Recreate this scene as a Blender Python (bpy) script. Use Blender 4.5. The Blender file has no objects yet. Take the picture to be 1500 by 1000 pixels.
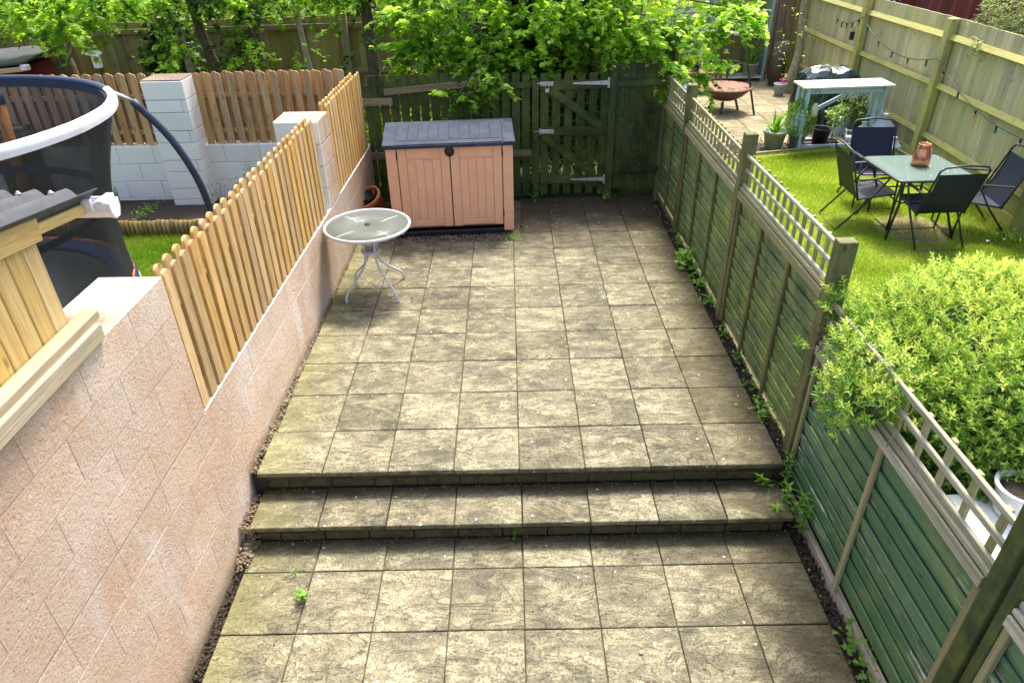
import bpy, math, random
import numpy as np
from mathutils import Matrix, Vector, Euler
random.seed(11); rng = np.random.default_rng(11)
R = math.radians; PI = math.pi
S = bpy.context.scene; COL = S.collection

# ------------------------------------------------------------------ camera
cd = bpy.data.cameras.new('camera'); cam = bpy.data.objects.new('camera', cd); COL.objects.link(cam); S.camera = cam
cd.sensor_width = 36; cd.lens = 1013.39/1500*36; cd.clip_end = 300; cd.clip_start = .05
yaw, pit, rol = 0.0026, -0.5599, -0.0217
f = Vector((-math.sin(yaw)*math.cos(pit), math.cos(yaw)*math.cos(pit), math.sin(pit)))
r0 = Vector((math.cos(yaw), math.sin(yaw), 0)); u0 = r0.cross(f)
r = math.cos(rol)*r0+math.sin(rol)*u0; u = -math.sin(rol)*r0+math.cos(rol)*u0
M = Matrix((r, u, -f)).transposed().to_4x4(); M.translation = (1.7781, -3.5362, 3.2452); cam.matrix_world = M

# ------------------------------------------------------------------ light
SUN_EL, SUN_AZ = 62.0, 20.0        # azimuth measured from +Y towards +X
w = bpy.data.worlds.new('World'); S.world = w; w.use_nodes = True
nt = w.node_tree; bg = nt.nodes['Background']; sky = nt.nodes.new('ShaderNodeTexSky'); sky.sky_type = 'NISHITA'
sky.sun_disc = False; sky.sun_elevation = R(SUN_EL); sky.sun_rotation = R(SUN_AZ); sky.dust_density = 4.5; sky.air_density = 1.0
sky.ozone_density = 0.4
nt.links.new(sky.outputs[0], bg.inputs[0]); bg.inputs[1].default_value = 0.15
sl = bpy.data.lights.new('sun', 'SUN'); so = bpy.data.objects.new('sun', sl); COL.objects.link(so)
sl.energy = 2.3; sl.angle = R(11); sl.color = (1, .95, .84)
sd = Vector((math.sin(R(SUN_AZ))*math.cos(R(SUN_EL)), math.cos(R(SUN_AZ))*math.cos(R(SUN_EL)), math.sin(R(SUN_EL))))
so.rotation_euler = sd.to_track_quat('Z', 'Y').to_euler(); so.location = (0, 0, 20)
vs = S.view_settings; vs.view_transform = 'Standard'; vs.look = 'None'; vs.gamma = 1; vs.use_curve_mapping = False
vs.exposure = 1.6
S.render.resolution_x = 1024; S.render.resolution_y = 682

# ------------------------------------------------------------------ materials
def newmat(name):
    m = bpy.data.materials.new(name); m.use_nodes = True; return m, m.node_tree, m.node_tree.nodes, m.node_tree.links, m.node_tree.nodes['Principled BSDF']
def N(nt, t, **k):
    n = nt.nodes.new(t)
    for a, b in k.items():
        if a.startswith('i_'):
            key = a[2:]; n.inputs[int(key) if key.isdigit() else key].default_value = b
        else: setattr(n, a, b)
    return n
def ramp(nt, src, stops):
    n = nt.nodes.new('ShaderNodeValToRGB'); e = n.color_ramp.elements
    while len(e) > 1: e.remove(e[-1])
    e[0].position = stops[0][0]; e[0].color = col4(stops[0][1])
    for p, c in stops[1:]:
        q = e.new(p); q.color = col4(c)
    nt.links.new(src, n.inputs[0]); return n.outputs[0]
def col4(c): return (c, c, c, 1) if isinstance(c, (int, float)) else (*c, 1)
def mix(nt, fac, a, b, mode='MIX'):
    n = nt.nodes.new('ShaderNodeMix'); n.data_type = 'RGBA'; n.blend_type = mode
    for i, v in ((0, fac), (6, a), (7, b)):
        if hasattr(v, 'is_linked') or isinstance(v, bpy.types.NodeSocket): nt.links.new(v, n.inputs[i])
        else: n.inputs[i].default_value = v if i == 0 else col4(v)
    return n.outputs[2]
def math_(nt, op, a, b=0):
    n = nt.nodes.new('ShaderNodeMath'); n.operation = op
    for i, v in ((0, a), (1, b)):
        if isinstance(v, bpy.types.NodeSocket): nt.links.new(v, n.inputs[i])
        else: n.inputs[i].default_value = v
    return n.outputs[0]
def coords(nt, scale=(1, 1, 1), kind='Object', rand=True):
    tc = N(nt, 'ShaderNodeTexCoord'); mp = N(nt, 'ShaderNodeMapping'); mp.inputs['Scale'].default_value = scale
    if kind == 'World':
        g = N(nt, 'ShaderNodeNewGeometry'); nt.links.new(g.outputs['Position'], mp.inputs[0]); return mp.outputs[0]
    if rand:
        oi = N(nt, 'ShaderNodeObjectInfo'); va = N(nt, 'ShaderNodeVectorMath', operation='SCALE')
        cx = N(nt, 'ShaderNodeCombineXYZ')
        for i, k in enumerate((37.0, 91.0, 53.0)): nt.links.new(math_(nt, 'MULTIPLY', oi.outputs['Random'], k), cx.inputs[i])
        ad = N(nt, 'ShaderNodeVectorMath', operation='ADD'); nt.links.new(tc.outputs[kind], ad.inputs[0]); nt.links.new(cx.outputs[0], ad.inputs[1])
        nt.links.new(ad.outputs[0], mp.inputs[0])
    else: nt.links.new(tc.outputs[kind], mp.inputs[0])
    return mp.outputs[0]
def noise(nt, vec, scale, detail=4, rough=.6, dist=0):
    n = N(nt, 'ShaderNodeTexNoise'); n.inputs['Scale'].default_value = scale; n.inputs['Detail'].default_value = detail
    n.inputs['Roughness'].default_value = rough; n.inputs['Distortion'].default_value = dist; nt.links.new(vec, n.inputs['Vector']); return n.outputs['Fac']
def bump(nt, bs, h, strength=.4, dist=.01, chain=None):
    b = N(nt, 'ShaderNodeBump'); b.inputs['Strength'].default_value = strength; b.inputs['Distance'].default_value = dist
    nt.links.new(h, b.inputs['Height'])
    if chain: nt.links.new(chain, b.inputs['Normal'])
    nt.links.new(b.outputs[0], bs.inputs['Normal']); return b.outputs[0]
def rnd(nt): return N(nt, 'ShaderNodeObjectInfo').outputs['Random']

def plain(name, c, rough=.6, metal=0, c2=None, scale=20, bmp=.1, spec=.5):
    m, t, n, l, b = newmat(name); b.inputs['Roughness'].default_value = rough; b.inputs['Metallic'].default_value = metal
    b.inputs['Specular IOR Level'].default_value = spec
    v = coords(t); f = noise(t, v, scale, 5, .65)
    c2 = c2 or tuple(x*.72 for x in c)
    l.new(ramp(t, f, [(.3, c2), (.6, c)]), b.inputs['Base Color'])
    if bmp: bump(t, b, f, bmp, .004)
    return m
def wood(name, c, dark, moss=None, mossamt=.5, wear=None, wearamt=.5, knots=True, bm=.35, vary=.25):
    """three versions, grain along x, y or z"""
    out = []
    for ax in range(3):
        m, t, n, l, b = newmat(name+'_'+'xyz'[ax]); b.inputs['Roughness'].default_value = .78; b.inputs['Specular IOR Level'].default_value = .25
        sc = [26, 26, 26]; sc[ax] = 1.3
        v = coords(t, tuple(sc)); g = noise(t, v, 1.0, 6, .62, .6)
        fine = [140, 140, 140]; fine[ax] = 5; v2 = coords(t, tuple(fine)); g2 = noise(t, v2, 1.0, 3, .6)
        vb = coords(t); big = noise(t, vb, 2.2, 4, .6)
        c1 = ramp(t, g, [(.33, dark), (.5, tuple((a+d)/2 for a, d in zip(c, dark))), (.68, c)])
        c1 = mix(t, math_(t, 'MULTIPLY', ramp(t, g2, [(.35, 1.0), (.55, 0.0)]), .45), c1, tuple(x*.55 for x in dark))
        rv = rnd(t)
        br = N(t, 'ShaderNodeHueSaturation'); l.new(c1, br.inputs['Color'])
        l.new(math_(t, 'ADD', math_(t, 'MULTIPLY', rv, 2*vary), 1-vary), br.inputs['Value'])
        l.new(math_(t, 'ADD', math_(t, 'MULTIPLY', math_(t, 'FRACT', math_(t, 'MULTIPLY', rv, 7.3)), .25), .88), br.inputs['Saturation'])
        c1 = br.outputs[0]
        if moss:
            wv = coords(t, kind='World'); mf = noise(t, wv, 2.6, 9, .78)
            c1 = mix(t, ramp(t, mf, [(.56-mossamt*.3, 0.0), (.76-mossamt*.2, .85)]), c1, moss)
        if wear:
            sw = [45, 45, 45]; sw[ax] = 3; wv2 = coords(t, tuple(sw)); wf = noise(t, wv2, 1.0, 5, .7, .3)
            wm = math_(t, 'MULTIPLY', wf, math_(t, 'ADD', noise(t, coords(t, kind='World'), 2.3, 3), .5))
            c1 = mix(t, ramp(t, wm, [(.66-wearamt*.2, 0.0), (.70-wearamt*.2, .9)]), c1, wear)
        if knots:
            kv = [7, 7, 7]; kv[ax] = 3.0; vo = N(t, 'ShaderNodeTexVoronoi'); l.new(coords(t, tuple(kv)), vo.inputs['Vector']); vo.inputs['Scale'].default_value = 1
            c1 = mix(t, ramp(t, vo.outputs['Distance'], [(.05, .75), (.11, 0.0)]), c1, tuple(x*.4 for x in dark))
        l.new(c1, b.inputs['Base Color'])
        bump(t, b, math_(t, 'ADD', g, math_(t, 'MULTIPLY', g2, .5)), bm, .006)
        out.append(m)
    return out
def paving(name, base, lite, dark, damp_shade=True):
    m, t, n, l, b = newmat(name); b.inputs['Roughness'].default_value = .85; b.inputs['Specular IOR Level'].default_value = .2
    v = coords(t); 
    # riven relief: terraced, warped noise differing for every slab
    va = coords(t, (1.0, 2.3, 1)); rel = noise(t, va, 2.1, 7, .55, 1.5)
    ter = ramp(t, rel, [(.0, 0.0), (.40, .12), (.415, .34), (.5, .42), (.512, .66), (.6, .74), (.615, .95), (1, 1.0)])
    edge = ramp(t, rel, [(.395, 0.0), (.405, 1.0), (.42, 0.0), (.495, 0.0), (.503, 1.0), (.517, 0.0), (.598, 0.0), (.606, .9), (.62, 0.0)])
    f1 = noise(t, coords(t, (1, 1.8, 1)), 11, 10, .78); f2 = noise(t, coords(t, kind='World'), 1.3, 5, .6); f3 = noise(t, v, 90, 3, .7)
    c = mix(t, ramp(t, f1, [(.42, 0.0), (.6, 1.0)]), base, lite)
    blot = math_(t, 'MULTIPLY', ramp(t, noise(t, coords(t, (1, 1.7, 1)), 4.5, 10, .78), [(.40, 0.0), (.56, 1.0)]), ramp(t, f2, [(.32, .45), (.58, 1.0)]))
    c = mix(t, math_(t, 'MULTIPLY', blot, .8), c, dark)
    low = ramp(t, rel, [(.38, .75), (.44, .25), (.50, .5), (.53, 0.0)])
    c = mix(t, math_(t, 'MULTIPLY', low, ramp(t, f1, [(.38, .15), (.62, .85)])), c, dark)
    c = mix(t, math_(t, 'MULTIPLY', edge, ramp(t, f1, [(.40, .1), (.6, 1.0)])), c, tuple(x*.5 for x in dark))
    c = mix(t, ramp(t, f3, [(.36, .7), (.52, 0.0)]), c, tuple(x*.45 for x in dark))
    hs = N(t, 'ShaderNodeHueSaturation'); l.new(c, hs.inputs['Color']); l.new(math_(t, 'ADD', math_(t, 'MULTIPLY', rnd(t), .42), .78), hs.inputs['Value']); c = hs.outputs[0]
    if damp_shade:   # algae on left edge, browner right; damp plus painted shade at back, step feet
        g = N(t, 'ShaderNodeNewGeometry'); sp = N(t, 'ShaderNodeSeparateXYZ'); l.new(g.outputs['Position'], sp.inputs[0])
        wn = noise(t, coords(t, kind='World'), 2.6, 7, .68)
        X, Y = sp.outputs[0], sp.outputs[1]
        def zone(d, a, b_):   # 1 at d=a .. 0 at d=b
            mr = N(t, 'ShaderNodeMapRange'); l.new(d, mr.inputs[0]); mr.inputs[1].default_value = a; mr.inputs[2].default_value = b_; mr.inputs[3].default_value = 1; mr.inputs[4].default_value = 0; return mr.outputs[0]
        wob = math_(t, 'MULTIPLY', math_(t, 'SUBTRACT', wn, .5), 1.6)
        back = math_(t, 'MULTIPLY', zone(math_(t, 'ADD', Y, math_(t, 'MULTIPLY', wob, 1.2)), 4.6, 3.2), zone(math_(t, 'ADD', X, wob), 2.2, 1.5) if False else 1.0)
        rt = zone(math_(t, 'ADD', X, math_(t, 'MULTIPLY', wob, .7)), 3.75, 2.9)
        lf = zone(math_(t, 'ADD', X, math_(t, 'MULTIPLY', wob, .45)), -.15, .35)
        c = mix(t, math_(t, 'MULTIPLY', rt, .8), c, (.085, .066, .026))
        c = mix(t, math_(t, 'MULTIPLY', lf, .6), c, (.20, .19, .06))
        c = mix(t, math_(t, 'MULTIPLY', back, .9), c, (.045, .034, .018))  # damp algae with the back fence shade painted in
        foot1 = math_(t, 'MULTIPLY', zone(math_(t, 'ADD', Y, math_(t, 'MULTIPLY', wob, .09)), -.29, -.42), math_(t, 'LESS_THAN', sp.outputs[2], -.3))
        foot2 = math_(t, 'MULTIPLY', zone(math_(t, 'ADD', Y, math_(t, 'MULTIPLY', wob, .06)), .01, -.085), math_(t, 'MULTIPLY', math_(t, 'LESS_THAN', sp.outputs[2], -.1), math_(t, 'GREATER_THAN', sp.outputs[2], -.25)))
        c = mix(t, math_(t, 'MULTIPLY', math_(t, 'MAXIMUM', foot1, foot2), .88), c, (.05, .042, .018))  # grime with the step nosing shadow painted in
    # pale lichen dots
    vo = N(t, 'ShaderNodeTexVoronoi'); l.new(v, vo.inputs['Vector']); vo.inputs['Scale'].default_value = 15
    dot = math_(t, 'MULTIPLY', ramp(t, vo.outputs['Distance'], [(.09, 1.0), (.14, 0.0)]), ramp(t, vo.outputs['Color'], [(.72, 0.0), (.74, .8)]))
    c = mix(t, dot, c, (.62, .60, .52))
    l.new(c, b.inputs['Base Color'])
    h = math_(t, 'ADD', ter, math_(t, 'MULTIPLY', f1, .35)); n1 = bump(t, b, h, .8, .018); bump(t, b, f3, .35, .004, n1)
    return m
def render_wall(name, c, c2, c3, coarse=1.0, stains=None, pits=.8):
    m, t, n, l, b = newmat(name); b.inputs['Roughness'].default_value = .9; b.inputs['Specular IOR Level'].default_value = .15
    W = coords(t, kind='World'); f = noise(t, W, 1.4, 5, .6, .5); g = noise(t, W, 26, 4, .7); h = noise(t, W, 65, 5, .75)
    cc = mix(t, ramp(t, f, [(.38, 0.0), (.62, 1.0)]), c, c2)
    wv = coords(t, (1, 1, .35), kind='World'); s = noise(t, wv, 3.2, 5, .6)
    cc = mix(t, ramp(t, s, [(.52, 0.0), (.68, .75)]), cc, c3)
    cc = mix(t, ramp(t, h, [(.34, pits), (.44, 0.0)]), cc, tuple(x*.42 for x in c)); cc = mix(t, ramp(t, noise(t, W, 38, 3, .7), [(.56, 0.0), (.68, pits*.6)]), cc, tuple(min(1, x*1.25) for x in c2))
    hs = N(t, 'ShaderNodeHueSaturation'); l.new(cc, hs.inputs['Color']); l.new(math_(t, 'ADD', math_(t, 'MULTIPLY', rnd(t), .10), .95), hs.inputs['Value']); cc = hs.outputs[0]
    if stains:
        gm = N(t, 'ShaderNodeNewGeometry'); sp = N(t, 'ShaderNodeSeparateXYZ'); l.new(gm.outputs['Position'], sp.inputs[0])
        mr = N(t, 'ShaderNodeMapRange'); l.new(math_(t, 'ADD', sp.outputs[1], math_(t, 'MULTIPLY', g, 1.0)), mr.inputs[0]); mr.inputs[1].default_value = 2.0; mr.inputs[2].default_value = 5.0
        cc = mix(t, math_(t, 'MULTIPLY', mr.outputs[0], .75), cc, stains)
        # green splash at the foot of the wall
        mz = N(t, 'ShaderNodeMapRange'); l.new(math_(t, 'ADD', sp.outputs[2], math_(t, 'MULTIPLY', f, .12)), mz.inputs[0]); mz.inputs[1].default_value = .13; mz.inputs[2].default_value = .02
        st = math_(t, 'GREATER_THAN', sp.outputs[1], .03)
        cc = mix(t, math_(t, 'MULTIPLY', math_(t, 'MULTIPLY', mz.outputs[0], st), .6), cc, (.2, .19, .08))
        mz2 = N(t, 'ShaderNodeMapRange'); l.new(math_(t, 'ADD', sp.outputs[2], math_(t, 'MULTIPLY', f, .12)), mz2.inputs[0]); mz2.inputs[1].default_value = -.22; mz2.inputs[2].default_value = -.32
        cc = mix(t, math_(t, 'MULTIPLY', mz2.outputs[0], .6), cc, (.2, .19, .08))
    l.new(cc, b.inputs['Base Color'])
    bump(t, b, math_(t, 'ADD', math_(t, 'MULTIPLY', g, .8), h), .55*coarse, .014)
    return m
def leafmat(name, a, b_, c_, trans=.5, rough=.45):
    m, t, n, l, b = newmat(name); at = N(t, 'ShaderNodeAttribute'); at.attribute_name = 'tint'
    cc = ramp(t, at.outputs['Fac'], [(0, a), (.5, b_), (1, c_)])
    l.new(cc, b.inputs['Base Color']); b.inputs['Roughness'].default_value = rough; b.inputs['Specular IOR Level'].default_value = .35
    tr = N(t, 'ShaderNodeBsdfTranslucent'); hs = N(t, 'ShaderNodeHueSaturation'); l.new(cc, hs.inputs['Color']); hs.inputs['Value'].default_value = 1.7; hs.inputs['Saturation'].default_value = 1.1
    l.new(hs.outputs[0], tr.inputs[0]); ms = N(t, 'ShaderNodeMixShader'); ms.inputs[0].default_value = trans
    l.new(b.outputs[0], ms.inputs[1]); l.new(tr.outputs[0], ms.inputs[2]); l.new(ms.outputs[0], t.nodes['Material Output'].inputs[0]); return m

CEDAR = wood('new_pine', (.66, .43, .18), (.44, .27, .10), moss=(.50,.42,.20), mossamt=.05, vary=.17, bm=.3, wear=(.33,.22,.10), wearamt=.25)
CEDAR2 = wood('weathered_pine', (.62, .39, .20), (.42, .24, .11), vary=.16, bm=.3, wear=(.22,.17,.11), wearamt=.25)
SHEDW = wood('shed_pine', (.64, .46, .20), (.50, .33, .12), vary=.10, bm=.2, moss=(.50,.42,.17), mossamt=.1)
BEAM = wood('old_beam', (.45, .38, .27), (.32, .26, .17), moss=(.36, .33, .17), mossamt=.1, vary=.1)
GREEN = wood('green_stained_timber', (.048, .072, .022), (.02, .034, .010), moss=(.12, .13, .03), mossamt=.42, vary=.3, knots=False)
GREENB = wood('green_lap_board', (.12, .19, .085), (.06, .11, .045), moss=(.31, .34, .09), mossamt=.55, wear=(.42, .40, .31), wearamt=.05, vary=.2)  # moss colour also paints in the dappled sun on the panels
GREENN = wood('green_lap_board_near', (.13, .23, .12), (.08, .16, .08), moss=(.22, .26, .09), mossamt=.2, wear=(.45, .43, .36), wearamt=.15, vary=.16)
POSTG = wood('mossy_post', (.16, .16, .07), (.07, .075, .03), moss=(.20, .19, .07), mossamt=.5, vary=.15)
TREL = wood('weathered_trellis', (.36, .33, .19), (.20, .18, .09), moss=(.26, .26, .10), mossamt=.45, vary=.2, knots=False)
TRELW = wood('silvered_trellis', (.50, .47, .38), (.24, .22, .15), moss=(.20, .22, .10), mossamt=.35, vary=.2, knots=False)
RUN = wood('rough_rail', (.28, .23, .14), (.14, .11, .06), moss=(.15, .14, .06), mossamt=.35)
CLOSEB = wood('closeboard', (.60, .53, .33), (.40, .35, .20), moss=(.46, .45, .15), mossamt=.35, vary=.18)
CLOSER = wood('closeboard_rail', (.56, .50, .20), (.38, .34, .11), moss=(.52, .50, .13), mossamt=.5)
ALLEY = wood('alley_board', (.38, .32, .12), (.22, .185, .07), moss=(.19, .19, .05), mossamt=.5, vary=.25)
ALLEYR = wood('alley_rail', (.34, .29, .15), (.2, .17, .08), moss=(.24, .25, .08), mossamt=.4)
BLUEW = wood('pale_blue_painted_wood', (.52, .66, .80), (.42, .56, .70), wear=(.42, .40, .33), wearamt=.12, knots=False, vary=.08, bm=.2)
WHITEW = wood('white_painted_wood', (.78, .77, .72), (.66, .65, .58), knots=False, vary=.05, bm=.15, wear=(.45,.4,.3), wearamt=.05)
TEALW = wood('teal_painted_wood', (.32, .50, .46), (.24, .38, .35), knots=False, vary=.1)
BROWNP = wood('stored_plank', (.42, .29, .18), (.24, .15, .09), vary=.3)
MAROON = wood('maroon_board', (.17, .035, .03), (.10, .02, .018), knots=False, vary=.25)
LOGW = wood('log_roll', (.44, .31, .12), (.24, .16, .06), moss=(.22, .2, .06), mossamt=.3)
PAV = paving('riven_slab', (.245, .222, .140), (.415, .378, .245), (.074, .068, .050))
PAV2 = paving('neighbour_slab', (.40, .34, .22), (.50, .44, .30), (.18, .15, .08), damp_shade=False)
MORTAR = plain('mortar_joint', (.085, .085, .032), .95, c2=(.02, .018, .010), scale=7, bmp=.5)
RISER = plain('mossy_riser_block', (.10, .078, .03), .9, c2=(.035, .03, .012), scale=14, bmp=.5)
PINK = render_wall('pink_rough_block', (.74, .52, .37), (.82, .65, .51), (.88, .80, .73), 2.6, stains=(.30, .215, .16))
WHITE = render_wall('white_painted_block', (.81, .775, .73), (.84, .81, .77), (.76, .71, .63), .55, pits=.12)
WHITEJ = plain('white_joint', (.6, .6, .58), .9)
PINKJ = plain('pink_joint', (.55, .38, .28), .9, c2=(.42, .34, .16), scale=2.0, bmp=.3)
WHITEP = plain('white_render_edge', (.82, .82, .80), .8)
SOIL = plain('dark_soil', (.055, .037, .022), .95, c2=(.02, .014, .009), scale=25, bmp=.8)
EARTH = plain('bare_earth', (.26, .19, .11), .95, c2=(.11, .12, .035), scale=12, bmp=.8)
def grassbase(name, a, b_):
    return plain(name, a, .95, c2=b_, scale=6, bmp=.6)
LAWNM = grassbase('lawn_turf', (.17, .23, .035), (.09, .15, .02))
ALLEYM = plain('leafy_alley_ground', (.07, .08, .025), .95, c2=(.03, .035, .012), scale=5, bmp=.8)
GRAVM = plain('pebble', (.27, .20, .13), .8, c2=(.08, .06, .038), scale=14, bmp=.2)
PEACH = plain('peach_plastic', (.84, .44, .26), .5, c2=(.76, .39, .22), scale=6, bmp=.08)
PEACHD = plain('peach_gap_shade', (.16, .07, .035), .7)
SLATEP = plain('slate_grey_plastic', (.04, .055, .082), .7, c2=(.022, .028, .036), scale=7, bmp=.1, spec=.15)
BLACKP = plain('black_plastic', (.016, .016, .018), .4)
NAVY = plain('navy_foam_sleeve', (.03, .042, .085), .5, c2=(.02, .028, .055), bmp=.15)
BLACKT = plain('charcoal_tube', (.025, .03, .036), .35, c2=(.02, .024, .03))
WHITEV = plain('white_vinyl', (.75, .75, .78), .35, c2=(.62, .62, .66), scale=9, bmp=.3)
BLUEV = plain('blue_vinyl', (.010, .03, .13), .5, c2=(.006, .012, .04))
ORANGEV = plain('orange_piping', (.6, .14, .04), .5)
ALU = plain('grey_white_metal', (.58, .58, .60), .38, c2=(.5, .5, .52), bmp=.03)
GALV = plain('galvanised_steel', (.55, .56, .56), .4, metal=.5, c2=(.35, .35, .34), scale=30)
UPVC = plain('white_gutter_plastic', (.78, .76, .80), .35, c2=(.66, .62, .68), bmp=.03)
BITU = plain('grey_corrugated_sheet', (.055, .06, .07), .85, c2=(.035, .038, .045), scale=16, bmp=.3)
TERRA = plain('terracotta', (.36, .12, .045), .6, c2=(.27, .09, .035), scale=12)
SAGE = plain('sage_glazed_pot', (.34, .40, .28), .45, c2=(.25, .29, .19), scale=10)
GREYPOT = plain('grey_pot', (.30, .35, .38), .5, c2=(.2, .24, .27))
ZINC = plain('dull_zinc_pot', (.22, .25, .21), .55, c2=(.12, .14, .11))
WHITEPOT = plain('white_pot', (.72, .72, .74), .4, c2=(.6, .6, .63))
RUST = plain('rusty_iron', (.26, .105, .05), .65, c2=(.14, .07, .05), scale=9, bmp=.3)
DRUST = plain('dark_rusty_bowl', (.11, .055, .04), .6, c2=(.05, .03, .028), scale=9, bmp=.3)
COPPER = plain('copper_glass', (.75, .30, .17), .18, metal=.75, c2=(.62, .22, .11), scale=5, bmp=.02)
LANT = plain('pale_blue_metal', (.50, .56, .66), .35, c2=(.42, .48, .58))
CREAM = plain('cream_metal', (.62, .60, .50), .45)
CARW = plain('white_ceramic', (.72, .72, .70), .3, c2=(.6, .6, .58))
DARKW = plain('dark_window', (.05, .055, .05), .2)
BARK = plain('tree_bark', (.11, .085, .05), .9, c2=(.04, .032, .018), scale=22, bmp=.9)
BARKP = plain('pale_bark', (.30, .27, .17), .9, c2=(.15, .13, .08), scale=18, bmp=.7)
PINKF = plain('pink_petals', (.60, .05, .30), .5); REDL = leafmat('red_straps', (.22, .03, .03), (.35, .07, .07), (.40, .16, .12), .3)
BRICKB = plain('brown_brick', (.15, .10, .065), .9, c2=(.10, .07, .05), scale=12, bmp=.4)
GREYBX = plain('blue_grey_bench', (.14, .165, .215), .5, c2=(.11, .13, .17))
YELLOW = plain('yellow_plastic', (.75, .48, .08), .4)
PVC = plain('dark_green_cover', (.012, .035, .034), .22, c2=(.008, .022, .022), scale=4, bmp=.5, spec=.8)
L_HEDGE = leafmat('hedge_leaf', (.045, .13, .02), (.19, .33, .045), (.56, .62, .15), .35)
L_LIME = leafmat('lime_tree_leaf', (.04, .11, .01), (.20, .36, .03), (.62, .76, .16), .6)  # front leaves, their lit brightness put into the colour
L_DARK = leafmat('shaded_tree_leaf', (.015, .04, .006), (.035, .085, .01), (.09, .18, .02), .4)  # darker leaf copy, shade inside the crowns put into the colour
L_BACK = leafmat('sunny_far_leaf', (.28, .42, .05), (.42, .56, .09), (.62, .7, .2), .55)  # sunlit brightness put into the far leaf colour
L_WEED = leafmat('weed_leaf', (.10, .24, .03), (.17, .34, .04), (.28, .45, .08), .4)
L_BUSH = leafmat('bush_leaf', (.03, .07, .012), (.07, .14, .02), (.20, .26, .05), .3)
L_GRASS = leafmat('grass_blade', (.15, .24, .025), (.31, .41, .05), (.58, .60, .16), .4)
def glassm(name, tint, rough, alpha, bscale=60, bs=.3):
    m, t, n, l, b = newmat(name); b.inputs['Base Color'].default_value = (*tint, 1); b.inputs['Roughness'].default_value = rough; b.inputs['Specular IOR Level'].default_value = .3
    f = noise(t, coords(t), bscale, 3, .6); bump(t, b, f, bs, .004)
    tr = N(t, 'ShaderNodeBsdfTransparent'); tr.inputs[0].default_value = (.9, .95, .93, 1); ms = N(t, 'ShaderNodeMixShader'); ms.inputs[0].default_value = alpha
    l.new(tr.outputs[0], ms.inputs[1]); l.new(b.outputs[0], ms.inputs[2]); l.new(ms.outputs[0], t.nodes['Material Output'].inputs[0]); return m
GLASS = glassm('rippled_glass', (.40, .42, .38), .22, .24)
GLASS2 = glassm('tinted_table_glass', (.17, .24, .22), .06, .72, 3, .03)
def netm(name, c, alpha, alpha2):
    m, t, n, l, b = newmat(name); b.inputs['Base Color'].default_value = (*c, 1); b.inputs['Roughness'].default_value = .6
    f = noise(t, coords(t, (6, 6, 1.2), rand=False), 1.5, 3, .5); fac = N(t, 'ShaderNodeMapRange'); l.new(f, fac.inputs[0]); fac.inputs[1].default_value = .3; fac.inputs[2].default_value = .7; fac.inputs[3].default_value = alpha; fac.inputs[4].default_value = alpha2
    lw = N(t, 'ShaderNodeLayerWeight'); lw.inputs[0].default_value = .35
    fac2 = math_(t, 'MINIMUM', math_(t, 'ADD', fac.outputs[0], math_(t, 'MULTIPLY', lw.outputs['Facing'], .75)), .97)
    tr = N(t, 'ShaderNodeBsdfTransparent'); ms = N(t, 'ShaderNodeMixShader'); l.new(fac2, ms.inputs[0])
    l.new(tr.outputs[0], ms.inputs[1]); l.new(b.outputs[0], ms.inputs[2]); l.new(ms.outputs[0], t.nodes['Material Output'].inputs[0]); return m
NET = netm('black_safety_net', (.012, .013, .02), .40, .54)
def slingm():
    m, t, n, l, b = newmat('navy_textilene'); W = N(t, 'ShaderNodeTexWave', wave_type='BANDS', bands_direction='Z'); l.new(coords(t, rand=False), W.inputs['Vector']); W.inputs['Scale'].default_value = 30
    l.new(ramp(t, W.outputs['Fac'], [(.2, (.012, .015, .03)), (.8, (.022, .027, .05))]), b.inputs['Base Color']); b.inputs['Roughness'].default_value = .55; b.inputs['Specular IOR Level'].default_value = .3; return m
SLING = slingm()

# ------------------------------------------------------------------ scene helpers
FR = {}
def link(o, parent, frame):
    COL.objects.link(o)
    if parent is not None:
        o.parent = parent; o.matrix_parent_inverse = FR[parent.name].inverted()
    FR[o.name] = frame.copy(); o.matrix_basis = frame
    return o
def thing(name, label=None, cat=None, loc=(0, 0, 0), group=None, kind=None, rotz=0, local=False):
    """Empty at the base of a thing. Parts are given in world coordinates, or in the thing's own when local."""
    o = bpy.data.objects.new(name, None); o.empty_display_size = .1; COL.objects.link(o)
    o.location = loc; o.rotation_euler = (0, 0, rotz)
    FR[o.name] = Matrix.Identity(4) if local else (Matrix.Translation(loc) @ Matrix.Rotation(rotz, 4, 'Z'))
    tagit(o, label, cat, group, kind); return o
def tagit(o, label=None, cat=None, group=None, kind=None):
    if label: o['label'] = label
    if cat: o['category'] = cat
    if group: o['group'] = group
    if kind: o['kind'] = kind
    return o
MC = {}
def pick(mat, size):
    if isinstance(mat, list): return mat[max(range(3), key=lambda i: size[i])]
    return mat
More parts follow.
